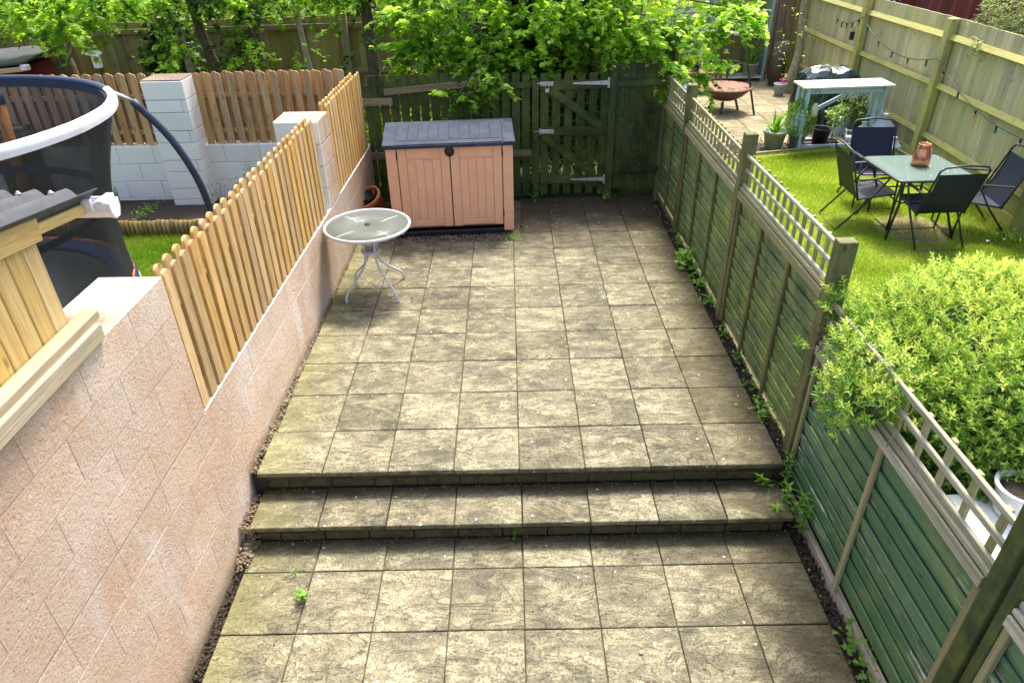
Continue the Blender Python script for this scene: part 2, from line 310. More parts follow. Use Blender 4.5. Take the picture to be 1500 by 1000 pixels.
def boxmesh(size, mat, bev):
    key = (tuple(round(s, 3) for s in size), mat.name, round(bev, 4))
    if key in MC: return MC[key]
    hx, hy, hz = (s/2 for s in size); b = min(bev, hx*.45, hy*.45, hz*.45)
    me = bpy.data.meshes.new('piece')
    if b <= 0:
        vs_ = [(x, y, z) for x in (-hx, hx) for y in (-hy, hy) for z in (-hz, hz)]
        fs = [(0, 1, 3, 2), (4, 6, 7, 5), (0, 4, 5, 1), (2, 3, 7, 6), (0, 2, 6, 4), (1, 5, 7, 3)]
    else:
        vs_ = []; idx = {}
        for sx in (-1, 1):
            for sy in (-1, 1):
                for sz in (-1, 1):
                    for a in range(3):
                        d = [b, b, b]; d[a] = 0
                        idx[(sx, sy, sz, a)] = len(vs_); vs_.append((sx*(hx-d[0]), sy*(hy-d[1]), sz*(hz-d[2])))
        fs = []
        for a in range(3):
            o1, o2 = [i for i in range(3) if i != a]
            for s in (-1, 1):
                q = []
                for p1, p2 in ((-1, -1), (1, -1), (1, 1), (-1, 1)):
                    k = [0, 0, 0]; k[a] = s; k[o1] = p1; k[o2] = p2; q.append(idx[(*k, a)])
                fs.append(tuple(q))
            for s1 in (-1, 1):      # edges along axis a
                for s2 in (-1, 1):
                    q = []
                    for e, ax in ((-1, o1), (-1, o2), (1, o2), (1, o1)):
                        k = [0, 0, 0]; k[a] = e; k[o1] = s1; k[o2] = s2; q.append(idx[(*k, ax)])
                    fs.append(tuple(q))
        for sx in (-1, 1):
            for sy in (-1, 1):
                for sz in (-1, 1): fs.append(tuple(idx[(sx, sy, sz, a)] for a in range(3)))
    # orient faces outward (convex about the origin)
    out = []
    for fc in fs:
        p = [Vector(vs_[i]) for i in fc]; nn = (p[1]-p[0]).cross(p[2]-p[0]); c = sum(p, Vector())/len(p)
        out.append(fc if nn.dot(c) > 0 else fc[::-1])
    me.from_pydata(vs_, [], out); me.materials.append(mat); me.update(); MC[key] = me; return me
def box(name, size, mat, parent, loc, rot=(0, 0, 0), bev=.003, kind=None, label=None):
    o = bpy.data.objects.new(name, boxmesh(size, pick(mat, size), bev))
    fr = Matrix.Translation(loc) @ (rot if isinstance(rot, Matrix) else Euler(rot).to_matrix().to_4x4())
    link(o, parent, fr)
    if kind: o['kind'] = kind
    if label: o['label'] = label
    return o
def mesh(name, V, F, mat, parent=None, loc=(0, 0, 0), rot=(0, 0, 0), smooth=False, kind=None, cache=None):
    if cache and cache in MC: me = MC[cache]
    else:
        me = bpy.data.meshes.new(name); me.from_pydata([tuple(v) for v in V], [], F); me.materials.append(mat[0] if isinstance(mat, list) else mat)
        if smooth: me.polygons.foreach_set('use_smooth', [True]*len(me.polygons))
        me.update()
        if cache: MC[cache] = me
    o = bpy.data.objects.new(name, me); link(o, parent, Matrix.Translation(loc) @ (rot if isinstance(rot, Matrix) else Euler(rot).to_matrix().to_4x4()))
    if kind: o['kind'] = kind
    return o
def beam(name, a, b, w, h, mat, parent, bev=.003, roll=0):
    """squared bar between two points; w sideways, h upwards"""
    a, b = Vector(a), Vector(b); d = b-a; L = d.length; x = d.normalized(); up = Vector((0, 0, 1)) if abs(x.z) < .95 else Vector((0, 1, 0))
    y = up.cross(x).normalized(); z = x.cross(y); m = Matrix((x, y, z)).transposed().to_4x4()
    if roll: m = m @ Matrix.Rotation(roll, 4, 'X')
    return box(name, (L, w, h), mat, parent, (a+b)/2, m, bev)
def tubegeo(pts, rad, n=8, closed=False, caps=True):
    pts = [Vector(p) for p in pts]; m = len(pts); V, F = [], []
    rr = rad if hasattr(rad, '__len__') else [rad]*m
    up = None
    for i, p in enumerate(pts):
        t = (pts[(i+1) % m]-pts[i-1]) if closed else (pts[min(i+1, m-1)]-pts[max(i-1, 0)])
        t.normalize()
        if up is None: up = Vector((0, 0, 1)) if abs(t.z) < .9 else Vector((1, 0, 0))
        s = t.cross(up).normalized(); up = s.cross(t).normalized()
        for k in range(n):
            a = 2*PI*k/n; V.append(p+rr[i]*(math.cos(a)*s+math.sin(a)*up))
    for i in range(m if closed else m-1):
        for k in range(n):
            a, b = i*n+k, i*n+(k+1) % n; c, d = ((i+1) % m)*n+(k+1) % n, ((i+1) % m)*n+k; F.append((a, b, c, d))
    if caps and not closed: F.append(tuple(range(n))[::-1]); F.append(tuple((m-1)*n+k for k in range(n)))
    return V, F
def tube(name, pts, rad, mat, parent=None, n=8, closed=False, kind=None):
    V, F = tubegeo(pts, rad, n, closed); return mesh(name, V, F, mat, parent, smooth=True, kind=kind)
def smoothpts(P, k=6):
    P = [Vector(p) for p in P]; out = []
    for i in range(len(P)-1):
        p0, p1, p2, p3 = P[max(i-1, 0)], P[i], P[i+1], P[min(i+2, len(P)-1)]
        for j in range(k):
            t = j/k; out.append(.5*((2*p1)+(-p0+p2)*t+(2*p0-5*p1+4*p2-p3)*t*t+(-p0+3*p1-3*p2+p3)*t**3))
    return out+[P[-1]]
def lathe(name, prof, mat, parent, loc, seg=28, rot=(0, 0, 0), smooth=True, cache=None):
    V, F = [], []; m = len(prof)
    for r_, z in prof:
        for k in range(seg): a = 2*PI*k/seg; V.append((r_*math.cos(a), r_*math.sin(a), z))
    for i in range(m-1):
        for k in range(seg): F.append((i*seg+k, i*seg+(k+1) % seg, (i+1)*seg+(k+1) % seg, (i+1)*seg+k))
    if prof[0][0] > 0: F.append(tuple(range(seg))[::-1])
    if prof[-1][0] > 0: F.append(tuple((m-1)*seg+k for k in range(seg)))
    return mesh(name, V, F, mat, parent, loc, rot, smooth, cache=cache)
def kids(o): return [c for c in bpy.data.objects if c.parent == o]
def copy_thing(root, loc, rotz, label, group=None):
    r_ = root.copy(); COL.objects.link(r_); r_.location = loc; r_.rotation_euler = (0, 0, rotz); r_['label'] = label
    if group: r_['group'] = group
    for c in kids(root):
        d = c.copy(); COL.objects.link(d); d.parent = r_; d.matrix_parent_inverse = c.matrix_parent_inverse.copy()
        for g in kids(c):
            e = g.copy(); COL.objects.link(e); e.parent = d; e.matrix_parent_inverse = g.matrix_parent_inverse.copy()
    return r_

LEAF = {'plain': ([(0, 0, 0), (.45, .5, .10), (1, 0, -.06), (.45, -.5, .10)], [(0, 1, 2), (0, 2, 3)]),
        'lance': ([(0, 0, 0), (.3, .5, .10), (.65, .32, .06), (1, 0, -.10), (.65, -.32, .06), (.3, -.5, .10)], [(0, 1, 2), (0, 2, 3), (0, 3, 4), (0, 4, 5)]),
        'lobed': ([(0, 0, 0), (-.08, .42, 0), (.30, .34, .05), (.52, .58, -.04), (.68, .22, .03), (1, 0, -.10), (.68, -.22, .03), (.52, -.58, -.04), (.30, -.34, .05), (-.08, -.42, 0)],
                  [(0, 2, 1), (0, 4, 3, 2), (0, 5, 4), (0, 6, 5), (0, 8, 7, 6), (0, 9, 8)]),
        'blade': ([(0, -.5, 0), (0, .5, 0), (1, 0, 0)], [(0, 1, 2)]),
        'strap': ([(0, -.5, 0), (0, .5, 0), (.5, .45, .16), (.5, -.45, .16), (1, 0, 0)], [(0, 1, 2, 3), (3, 2, 4)])}
def leaves(name, P, D, Nn, L, Wd, mat, parent=None, tpl='plain', tint=None, kind=None):
    """one mesh of many leaves: P base, D direction, Nn face normal, L length, Wd width"""
    n = len(P); tv, tf = LEAF[tpl]; tv = np.array(tv, float)
    P = np.asarray(P, float); D = np.asarray(D, float); D /= np.linalg.norm(D, axis=1, keepdims=True)+1e-9
    B = np.cross(Nn, D); B /= np.linalg.norm(B, axis=1, keepdims=True)+1e-9; U = np.cross(D, B)
    L = np.broadcast_to(L, (n,)); Wd = np.broadcast_to(Wd, (n,))
    V = P[:, None]+tv[None, :, 0:1]*L[:, None, None]*D[:, None]+tv[None, :, 1:2]*Wd[:, None, None]*B[:, None]+tv[None, :, 2:3]*L[:, None, None]*U[:, None]
    k = len(tv); me = bpy.data.meshes.new(name)
    lt = np.array([len(q) for q in tf]); flat = np.concatenate([np.array(q) for q in tf])
    loops = (flat[None]+np.arange(n)[:, None]*k).ravel(); tot = np.tile(lt, n); st = np.concatenate([[0], np.cumsum(tot)[:-1]])
    me.vertices.add(n*k); me.vertices.foreach_set('co', V.ravel()); me.loops.add(len(loops)); me.loops.foreach_set('vertex_index', loops.astype(np.int32))
    me.polygons.add(len(tot)); me.polygons.foreach_set('loop_start', st.astype(np.int32)); me.polygons.foreach_set('loop_total', tot.astype(np.int32))
    me.update(calc_edges=True); at = me.attributes.new('tint', 'FLOAT', 'POINT')
    t = np.clip(tint if tint is not None else rng.normal(.5, .22, n), 0, 1); at.data.foreach_set('value', np.repeat(t, k).astype(np.float32))
    me.materials.append(mat); o = bpy.data.objects.new(name, me); link(o, parent, Matrix.Identity(4))
    if kind: o['kind'] = kind
    return o
def unit(n): v = rng.normal(size=(n, 3)); return v/np.linalg.norm(v, axis=1, keepdims=True)
def ell(c, rad, n, shell=.0):
    u_ = unit(n); q = (shell+(1-shell)*rng.random(n))**(1/3.); return np.array(c)+u_*q[:, None]*np.array(rad)
def sprays(blobs, per=22, ln=(.18, .42), leaf=(.05, .07), droop=.25, out=.6):
    """twigs scattered in ellipsoids, leaves set along each twig. returns P, D, N, L, tint"""
    Ps, Ds, Ns, Ls, Ts = [], [], [], [], []
    for c, rad, n in blobs:
        b = ell(c, rad, n); o = (b-np.array(c))/np.array(rad); d = unit(n)*.7+o*out; d[:, 2] -= droop; d[:, 2] *= .55; d /= np.linalg.norm(d, axis=1, keepdims=True)
        tl = rng.uniform(*ln, n); tt = rng.normal(.5, .22, n)
        for _ in range(per):
            s = rng.random(n); p = b+d*(s*tl)[:, None]; p[:, 2] -= s*s*tl*.35; p += rng.normal(0, .012, (n, 3))
            side = unit(n)*.9+d*.6; side[:, 2] = side[:, 2]*.4-.25
            nn = unit(n)*.55+np.array([0, 0, 1.0]); Ps.append(p); Ds.append(side); Ns.append(nn); Ls.append(rng.uniform(*leaf, n)); Ts.append(tt+rng.normal(0, .13, n))
    return np.concatenate(Ps), np.concatenate(Ds), np.concatenate(Ns), np.concatenate(Ls), np.concatenate(Ts)
def crown(name, blobs, mat, parent, tpl='lobed', per=22, leaf=(.05, .075), wide=.85, **k):
    P, D, Nn, L, T = sprays(blobs, per, leaf=leaf, **k); return leaves(name, P, D, Nn, L, L*wide, mat, parent, tpl, T)
# ------------------------------------------------------------------ ground
def sheet(name, x0, x1, y0, y1, z, mat, kind='structure', nx=1, ny=1, amp=0, parent=None):
    V, F = [], []
    for j in range(ny+1):
        for i in range(nx+1):
            V.append((x0+(x1-x0)*i/nx, y0+(y1-y0)*j/ny, z+(random.uniform(-amp, amp) if amp else 0)))
    for j in range(ny):
        for i in range(nx): a = j*(nx+1)+i; F.append((a, a+1, a+nx+2, a+nx+1))
    return mesh(name, V, F, mat, parent, kind=kind, smooth=bool(amp))
LZ, TZ = -.3525, -.18
sheet('ground', -60, 60, -60, 80, -.46, ALLEYM)
box('lawn', (4.2, 14, .42), LAWNM, None, (5.89, .36, -.21), bev=0, kind='structure')      # right garden up to y 7.36
box('lawn', (9.0, 8.9, .42), LAWNM, None, (-4.83, .33, -.24), bev=0, kind='structure')     # left garden
box('alley', (26, 6.6, .40), ALLEYM, None, (-9.25, 8.6, -.22), bev=0, kind='structure')
box('terrace', (4.02, 5.22, .38), SOIL, None, (1.77, 2.68, -.24), bev=0, kind='structure')
sheet('soil_bed', -.1, 3.8, -4.2, .068, -.398, SOIL)
box('soil_bed', (8.5, .95, .42), SOIL, None, (-4.6, 4.78, -.12), bev=0, kind='structure')

# ------------------------------------------------------------------ patio
g = .45
patio = thing('patio', loc=(0, 0, 0), kind='structure')
box('mortar_bed', (3.58, 3.82, .03), MORTAR, patio, (1.8, 1.94, -.030), bev=0)
box('mortar_bed', (1.68, 1.34, .03), MORTAR, patio, (2.745, 4.52, -.030), bev=0)
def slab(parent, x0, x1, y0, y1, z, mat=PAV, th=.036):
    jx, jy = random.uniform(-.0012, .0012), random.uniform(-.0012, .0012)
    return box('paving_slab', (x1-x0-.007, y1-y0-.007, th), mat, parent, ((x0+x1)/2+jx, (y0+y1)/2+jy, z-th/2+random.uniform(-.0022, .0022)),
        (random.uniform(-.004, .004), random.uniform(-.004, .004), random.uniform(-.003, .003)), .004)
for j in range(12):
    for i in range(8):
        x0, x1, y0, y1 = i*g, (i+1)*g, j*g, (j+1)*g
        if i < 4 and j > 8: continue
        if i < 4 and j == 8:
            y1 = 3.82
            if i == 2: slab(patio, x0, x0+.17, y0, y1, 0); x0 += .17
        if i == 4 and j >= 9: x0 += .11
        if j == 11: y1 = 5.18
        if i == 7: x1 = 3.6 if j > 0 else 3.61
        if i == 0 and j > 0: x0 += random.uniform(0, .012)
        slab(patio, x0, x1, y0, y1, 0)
steps = thing('steps', loc=(1.8, 0, TZ), kind='structure')
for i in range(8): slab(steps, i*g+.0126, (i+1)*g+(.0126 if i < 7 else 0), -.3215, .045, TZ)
box('mortar_bed', (3.56, .33, .03), MORTAR, steps, (1.8, -.118, TZ-.052), bev=0)
for (yf, ztop, x0, x1) in ((.058, -.036, .035, 3.575), (-.262, TZ-.036, .03, 3.57)):
    for c in range(2):
        h = .0715 if c == 0 else .0715; zc = ztop-.002-h/2-c*.0735; x = x0-(.15 if c else 0)
        k = 0
        while x < x1-.01:
            xa, xb = max(x, x0), min(x+.3, x1)
            if xb-xa > .03: box('brick', (xb-xa-.006, .07, h-.003), RISER, steps, ((xa+xb)/2, yf+.035+random.uniform(-.003, .003), zc), (0, 0, random.uniform(-.008, .008)), .006)
            x += .3
box('backing', (3.5, .05, .16), MORTAR, steps, (1.8, .15, -.11), bev=0)
box('backing', (3.5, .05, .15), MORTAR, steps, (1.8, -.17, TZ-.11), bev=0)
lower = thing('patio', loc=(1.8, -1.5, LZ), kind='structure')
box('mortar_bed', (3.58, 3.66, .03), MORTAR, lower, (1.8, -2.10, LZ-.030), bev=0)
slab_y = [-.268, -.536]+[-.536-g*k for k in range(1, 8)]
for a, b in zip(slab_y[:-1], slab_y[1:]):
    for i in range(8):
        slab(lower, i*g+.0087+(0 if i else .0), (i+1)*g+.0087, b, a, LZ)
# gravel, soil and litter strips
def pebbles(name, n, fx, mat, size=(.006, .016), parent=None):
    t = (1+5**.5)/2; iv = np.array([(-1, t, 0), (1, t, 0), (-1, -t, 0), (1, -t, 0), (0, -1, t), (0, 1, t), (0, -1, -t), (0, 1, -t), (t, 0, -1), (t, 0, 1), (-t, 0, -1), (-t, 0, 1)])/1.9
    fv = [(0, 11, 5), (0, 5, 1), (0, 1, 7), (0, 7, 10), (0, 10, 11), (1, 5, 9), (5, 11, 4), (11, 10, 2), (10, 7, 6), (7, 1, 8), (3, 9, 4), (3, 4, 2), (3, 2, 6), (3, 6, 8), (3, 8, 9), (4, 9, 5), (2, 4, 11), (6, 2, 10), (8, 6, 7), (9, 8, 1)]
    V, F = [], []
    for i in range(n):
        p = np.array(fx()); s = random.uniform(*size); q = Euler([random.uniform(0, 6) for _ in range(3)]).to_matrix()
        sc = np.array([random.uniform(.7, 1.3), random.uniform(.7, 1.2), random.uniform(.5, .9)])
        vv = (iv*sc*s) @ np.array(q).T+p; k = len(V); V += [tuple(v) for v in vv]; F += [tuple(a+k for a in f_) for f_ in fv]
    return mesh(name, V, F, mat, parent, kind='stuff')
def ux(a, b): return random.uniform(a, b)
WX = lambda y: -.065+.017*y
def strip_l():
    y = ux(.05, 5.1); return (ux(WX(y)+.005, .0), y, -.042+abs(random.gauss(0, .012)))
pebbles('gravel', 2600, strip_l, GRAVM)
pebbles('gravel', 2600, lambda: (ux(.0, 1.9), ux(3.82, 4.2), -.030+abs(random.gauss(0, .008))), GRAVM, (.005, .014))
pebbles('gravel', 500, lambda: (ux(1.78, 1.93), ux(3.82, 5.1), -.030+abs(random.gauss(0, .010))), GRAVM)
sheet('gravel_bed', WX(3), 1.9, 3.8, 5.25, -.032, SOIL, nx=30, ny=20, amp=.008)
pebbles('gravel', 700, lambda: (ux(-.06, 0), ux(-1.6, -.3), -.392+abs(random.gauss(0, .01))), SOIL, (.005, .014))
pebbles('gravel', 260, lambda: (random.gauss(-.02, .028), random.gauss(-.36, .07), LZ+abs(random.gauss(0, .018))), GRAVM, (.006, .015))
pebbles('gravel', 180, lambda: (ux(-.06, .02), ux(-.3, .03), -.20-abs(random.gauss(0, .03))), GRAVM)
EDGE_Z = lambda y: -.04 if y > .05 else -.385
def strip_r():
    y = ux(-2, 5.1); return (ux(3.6, 3.71), y, EDGE_Z(y)+abs(random.gauss(0, .014)))
pebbles('soil_crumbs', 3000, strip_r, SOIL, (.005, .015))
pebbles('gravel', 130, lambda: (lambda p: (p[0]-.01, p[1], p[2]+.012))(strip_r()), GRAVM, (.005, .017))
pebbles('soil_crumbs', 160, lambda: (ux(1.8, 3.6), 5.1-abs(random.gauss(0, .12)), .002), SOIL, (.003, .009))
pebbles('soil_crumbs', 260, lambda: (ux(0.1, 3.6), -.27-abs(random.gauss(0, .025)), LZ+.002), GRAVM, (.002, .006))
pebbles('soil_crumbs', 200, lambda: (ux(0.1, 3.6), .045-abs(random.gauss(0, .025)), TZ+.002), GRAVM, (.002, .006))
for (x, y, z) in ((.36, -1.05, LZ), (2.47, -1.16, LZ), (2.8, -1.26, LZ)):
    V = [(random.gauss(0, .008), random.gauss(0, .008), ux(0, .012)) for _ in range(8)]
    import bmesh
    bm = bmesh.new(); [bm.verts.new(v) for v in V]; bmesh.ops.convex_hull(bm, input=bm.verts); me = bpy.data.meshes.new('p'); bm.to_mesh(me); bm.free(); me.materials.append(GRAVM)
    o = bpy.data.objects.new('pebble', me); link(o, None, Matrix.Translation((x, y, z)))
    tagit(o, {.36: 'small pale pebble on the lower patio near the pink wall', 2.47: 'small dark pebble on a joint in the middle right of the lower patio', 2.8: 'tiny pebble on the lower patio towards the green fence'}[x], 'pebble', 'loose pebbles on the lower patio')

# ------------------------------------------------------------------ walls
TH = -math.atan(.017)
def wall_root(name, label): return thing(name, label, 'wall', (-.065, 0, LZ), rotz=TH)
def loc2(root_xyz, rz):    # frame helper for things laid out along a turned line
    return Matrix.Translation(root_xyz) @ Matrix.Rotation(rz, 4, 'Z')
def lthing(name, label, cat, loc, rotz, group=None): return thing(name, label, cat, loc, group, rotz=rotz, local=True)
wall = lthing('garden_wall', 'long pink rough block wall along the left of the patio', 'wall', (-.065, 0, 0), TH)
def blocks(parent, name, x0, x1, y0, y1, z0, z1, mat, ch=.225, bl=.45, along='y', off=0, bev=.005, gap=.007, gz=None):
    gz = gz or gap
    z = z1; c = 0
    while z > z0+.01:
        cpr = random.uniform(0, .002)
        zb = max(z-ch, z0); a0, a1 = (y0, y1) if along == 'y' else (x0, x1); a = a0-(bl/2 if (c+off) % 2 else 0)
        while a < a1-.01:
            aa, ab = max(a, a0), min(a+bl, a1)
            if ab-aa > .04:
                pr = cpr+random.uniform(0, .0009)
                if along == 'y': box(name, (x1-x0-pr, ab-aa-gap, z-zb-gz), mat, parent, ((x0+x1-pr)/2, (aa+ab)/2, (z+zb)/2), bev=bev)
                else: box(name, (ab-aa-gap, y1-y0-pr, z-zb-gz), mat, parent, ((aa+ab)/2, (y0+y1+pr)/2, (z+zb)/2), bev=bev)
            a += bl
        z = zb; c += 1
# low run, tall near section, pier 2
box('mortar_core', (.185, 9.2, 1.09), PINKJ, wall, (-.102, .66, .19), bev=0)
blocks(wall, 'block', -.205, 0, -4.0, 5.12, -.4, .725, PINK, bev=.0018, gap=.0008, gz=.0035)
box('mortar_core', (.31, 3.74, .88), PINKJ, wall, (-.167, -2.125, 1.18), bev=0)
blocks(wall, 'block', -.34, 0, -4.0, -.245, .732, 1.632, PINK, off=1, bev=.0018, gap=.0008, gz=.0035)
box('mortar_core', (.38, .38, .82), PINKJ, wall, (-.205, 3.25, 1.16), bev=0)
box('mortar_core', (.21, .38, 1.1), PINKJ, wall, (-.30, 3.25, .19), bev=0)
blocks(wall, 'block', -.41, -.0, 3.05, 3.45, .732, 1.585, PINK, bl=.46, off=1)
for z in np.arange(.732, 1.5, .2135): box('white_end_block', (.412, .012, .205), WHITE, wall, (-.206, 3.043, z+.1067), bev=.003)
for z in np.arange(.732, 1.5, .2135): box('white_end_block', (.012, .385, .205), WHITE, wall, (-.417, 3.25, z+.1067), bev=.003)
box('coping', (.206, 3.28, .010), WHITEP, wall, (-.104, 1.40, .731), bev=.003)
box('coping', (.206, 1.66, .010), WHITEP, wall, (-.104, 4.29, .731), bev=.003)
box('white_corner', (.10, .012, .28), WHITEP, wall, (-.06, -.236, .86), bev=.003)

ww = thing('garden_wall', 'white painted block wall across the back of the left garden', 'wall', (-3.8, 5.2, 0))
box('mortar_core', (7.6, .17, 1.12), WHITEJ, ww, (-4.1, 5.26, .22), bev=0)
blocks(ww, 'block', -7.9, -.30, 5.165, 5.36, -.3, .79, WHITE, along='x', off=1)
pillar = thing('wall_pillar', 'tall white painted block pillar standing between the picket panels', 'pillar', (-2.28, 5.15, 0))
box('mortar_core', (.45, .33, 1.95), WHITEJ, pillar, (-2.285, 5.165, .62), bev=0)
z = 1.60; c = 0
while z > -.2:
    h = .145 if c % 2 else .215
    xs = ((-2.53, -2.04),) if c % 2 == 0 else ((-2.53, -2.11), (-2.11, -2.04))
    for a, b in xs: box('block', (b-a-.005, .40-.003*(c % 2), h-.007), WHITE, pillar, ((a+b)/2, 5.155, z-h/2), bev=.005)
    z -= h; c += 1
box('cap', (.475, .385, .008), PINK, pillar, (-2.285, 5.16, 1.608), bev=.004)
bk = thing('brick_pier', 'brown brick pier seen through the trampoline net beside the white wall', 'pillar', (-4.35, 4.95, 0))
box('mortar_core', (.42, .2, 1.3), MORTAR, bk, (-4.32, 5.03, .45), bev=0)
for c in range(16):
    for k in range(3):
        a = -4.55+k*.225-(.11 if c % 2 else 0); aa, ab = max(a, -4.55), min(a+.225, -4.10)
        if ab-aa > .03: box('brick', (ab-aa-.01, .215, .065), BRICKB, bk, ((aa+ab)/2, 5.025, -.15+c*.075+.035), bev=.004)

# ------------------------------------------------------------------ picket fences (hit and miss)
def picketmesh(w, t, h, mat):
    key = ('picket', w, t, round(h, 3), mat.name)
    if key in MC: return key
    n = 7; pr = [(-w/2, 0), (-w/2, h-w*.42)]+[(-math.cos(PI*k/n)*w/2, h-w*.42+math.sin(PI*k/n)*w*.42) for k in range(1, n)]+[(w/2, h-w*.42), (w/2, 0)]
    m = len(pr); V = [(x, -t/2, z) for x, z in pr]+[(x, t/2, z) for x, z in pr]
    F = [tuple(range(m)), tuple(range(2*m-1, m-1, -1))]+[(i, (i+1) % m, (i+1) % m+m, i+m) for i in range(m)]
    mesh_ = bpy.data.meshes.new('picket'); mesh_.from_pydata(V, [], [f_[::-1] for f_ in F]); mesh_.materials.append(mat); mesh_.update(); MC[key] = mesh_
    return key
def picket_panel(label, p0, p1, z0, h, mat, front=1, pitch=.127, w=.082, group=None):
    p0, p1 = Vector(p0), Vector(p1); d = (p1-p0); L = d.length; rz = math.atan2(d.y, d.x)
    t = lthing('picket_fence', label, 'fence', (p0.x, p0.y, z0), rz, 'hit and miss picket fence panels')
    for rowi, off in ((0, 0), (1, pitch/2)):
        x = w/2+off; y = (-.036 if rowi == 0 else .036)*front
        while x < L-w/2+.01:
            k = picketmesh(w, .02, h, mat[2]); o = bpy.data.objects.new('picket', MC[k])
            link(o, t, Matrix.Translation((x, y, random.uniform(-.006, .006))) @ Euler((random.uniform(-.006, .006), random.uniform(-.009, .009), random.uniform(-.02, .02))).to_matrix().to_4x4())
            x += pitch
    for zz in (.17*h/.9, .48*h/.9*1.0, .74*h/.9) if False else (.18*h, .68*h):
        box('rail', (L, .038, .055), mat, t, (L/2, 0, zz))
    return t
def wp(x, y): # local wall coordinates to world
    v = Matrix.Rotation(TH, 4, 'Z') @ Vector((x, y, 0)); return (v.x-.065, v.y)
picket_panel('golden picket panel on the pink wall between the near tall section and the pier', wp(-.052, -.225), wp(-.052, 3.02), .742, .90, CEDAR, 1)
picket_panel('golden picket panel on the pink wall from the middle pier to the back corner', wp(-.052, 3.46), wp(-.052, 5.12), .742, .90, CEDAR, 1, pitch=.118)
picket_panel('weathered picket panel on the white wall right of the white pillar', (-2.02, 5.26), (-.14, 5.26), .793, .845, CEDAR2, 1, pitch=.134)
picket_panel('weathered picket panel on the white wall left of the white pillar behind the trampoline', (-7.2, 5.26), (-2.56, 5.26), .793, .845, CEDAR2, 1, pitch=.134)

# ------------------------------------------------------------------ green back fence and gate
gf = thing('paling_fence', 'dark green paling fence behind the storage box with a broken sloping rail', 'fence', (1.05, 5.2, 0))
x = .0; k = 0
while x < 2.04:
    top = 1.56+random.uniform(-.012, .012)-(.10 if x < .05 else 0)
    box('paling', (.098 if x > .05 else .06, .02, top-.02), GREEN, gf, (x+.05, 5.215, (top+.02)/2), (0, random.uniform(-.008, .008), 0), .002)
    x += .1235 if x > .05 else .085
beam('rail', (.27, 5.185, 1.375), (1.60, 5.185, 1.475), .03, .075, RUN, gf)
beam('rail', (-.02, 5.185, 1.26), (.36, 5.185, 1.265), .03, .085, RUN, gf)
beam('rail', (1.62, 5.183, 1.42), (2.06, 5.183, 1.43), .03, .07, GREEN, gf)
beam('rail', (-.02, 5.183, .60), (2.06, 5.183, .60), .032, .085, RUN, gf)
box('rail', (2.06, .022, .14), GREEN, gf, (1.03, 5.25, .10))
box('post', (.08, .07, 1.5), GREEN, gf, (2.105, 5.18, .75))
gf2 = thing('paling_fence', 'dark green close paling fence between the gate and the lap panels', 'fence', (3.35, 5.2, 0))
for i in range(5):
    box('paling', (.117, .02, 1.54+random.uniform(-.01, .01)), GREEN, gf2, (3.135+i*.123, 5.215, .88), (0, random.uniform(-.006, .006), 0), .002)
beam('rail', (3.07, 5.183, 1.42), (3.68, 5.183, 1.435), .035, .075, GREEN, gf2)
beam('rail', (3.07, 5.183, .36), (3.68, 5.183, .37), .035, .08, GREEN, gf2)
box('post', (.09, .09, 1.66), GREEN, gf2, (3.045, 5.185, .83))
gate = thing('garden_gate', 'dark green ledged and braced wooden gate with white metal hinges', 'gate', (2.58, 5.17, 0))
for i in range(6): box('paling', (.098, .02, 1.50), GREEN, gate, (2.215+i*.148, 5.20, .80+random.uniform(-.005, .005)), bev=.002)
for z_ in (1.42, .87, .25): box('ledge', (.83, .028, .105), GREEN, gate, (2.585, 5.175, z_))
beam('brace', (2.27, 5.173, 1.37), (2.93, 5.173, .92), .024, .095, GREEN, gate)
beam('brace', (2.20, 5.173, .82), (2.86, 5.173, .30), .024, .095, GREEN, gate)
def hinge(z_):
    V = [(0, 0, -.05), (.045, 0, -.05), (.045, 0, -.022), (.045, 0, .022), (.045, 0, .05), (0, 0, .05), (-.42, 0, .010), (-.42, 0, -.010)]
    V = [(x_, y_, zz) for x_, y_, zz in [(0, 0, -.06), (.05, 0, -.06), (.05, 0, .06), (0, 0, .06), (0, 0, .026), (-.42, 0, .009), (-.42, 0, -.009), (0, 0, -.026)]]
    n = len(V); V2 = V+[(a, b+.006, c_) for a, b, c_ in V]; F = [(0, 1, 2, 3, 4, 7), (4, 5, 6, 7)]; F += [tuple(i+n for i in f_[::-1]) for f_ in F]
    F += [(i, (i+1) % n, (i+1) % n+n, i+n) for i in range(n)]
    h = mesh('hinge', V2, F, GALV, gate, (2.975, 5.150, z_))
    for xx in (-.08, -.2, -.32): lathe('screw', [(0.0001, .004), (.006, .002), (.006, 0)], BLACKP, h, (2.975+xx, 5.149, z_), 8, (R(90), 0, 0))
hinge(1.44); hinge(.25)
b1 = thing('gate_bolt', 'upper sliding bolt with padlock on the green gate', 'bolt', (2.2, 5.15, 1.44), 'bolts on the gate')
box('plate', (.16, .006, .05), GALV, b1, (2.24, 5.157, 1.44)); tube('rod', [(2.12, 5.145, 1.445), (2.30, 5.145, 1.445)], .008, GALV, b1)
box('padlock_body', (.05, .022, .045), GALV, b1, (2.245, 5.135, 1.365), bev=.008); tube('shackle', [(2.225, 5.135, 1.385), (2.225, 5.135, 1.42), (2.245, 5.135, 1.435), (2.265, 5.135, 1.42), (2.265, 5.135, 1.385)], .005, GALV, b1)
b2 = thing('gate_bolt', 'middle sliding bolt at the left edge of the green gate', 'bolt', (2.2, 5.15, .87), 'bolts on the gate')
box('plate', (.16, .006, .05), GALV, b2, (2.25, 5.157, .87)); tube('rod', [(2.08, 5.145, .875), (2.31, 5.145, .875)], .008, GALV, b2); box('handle', (.014, .03, .075), GALV, b2, (2.16, 5.14, .875))

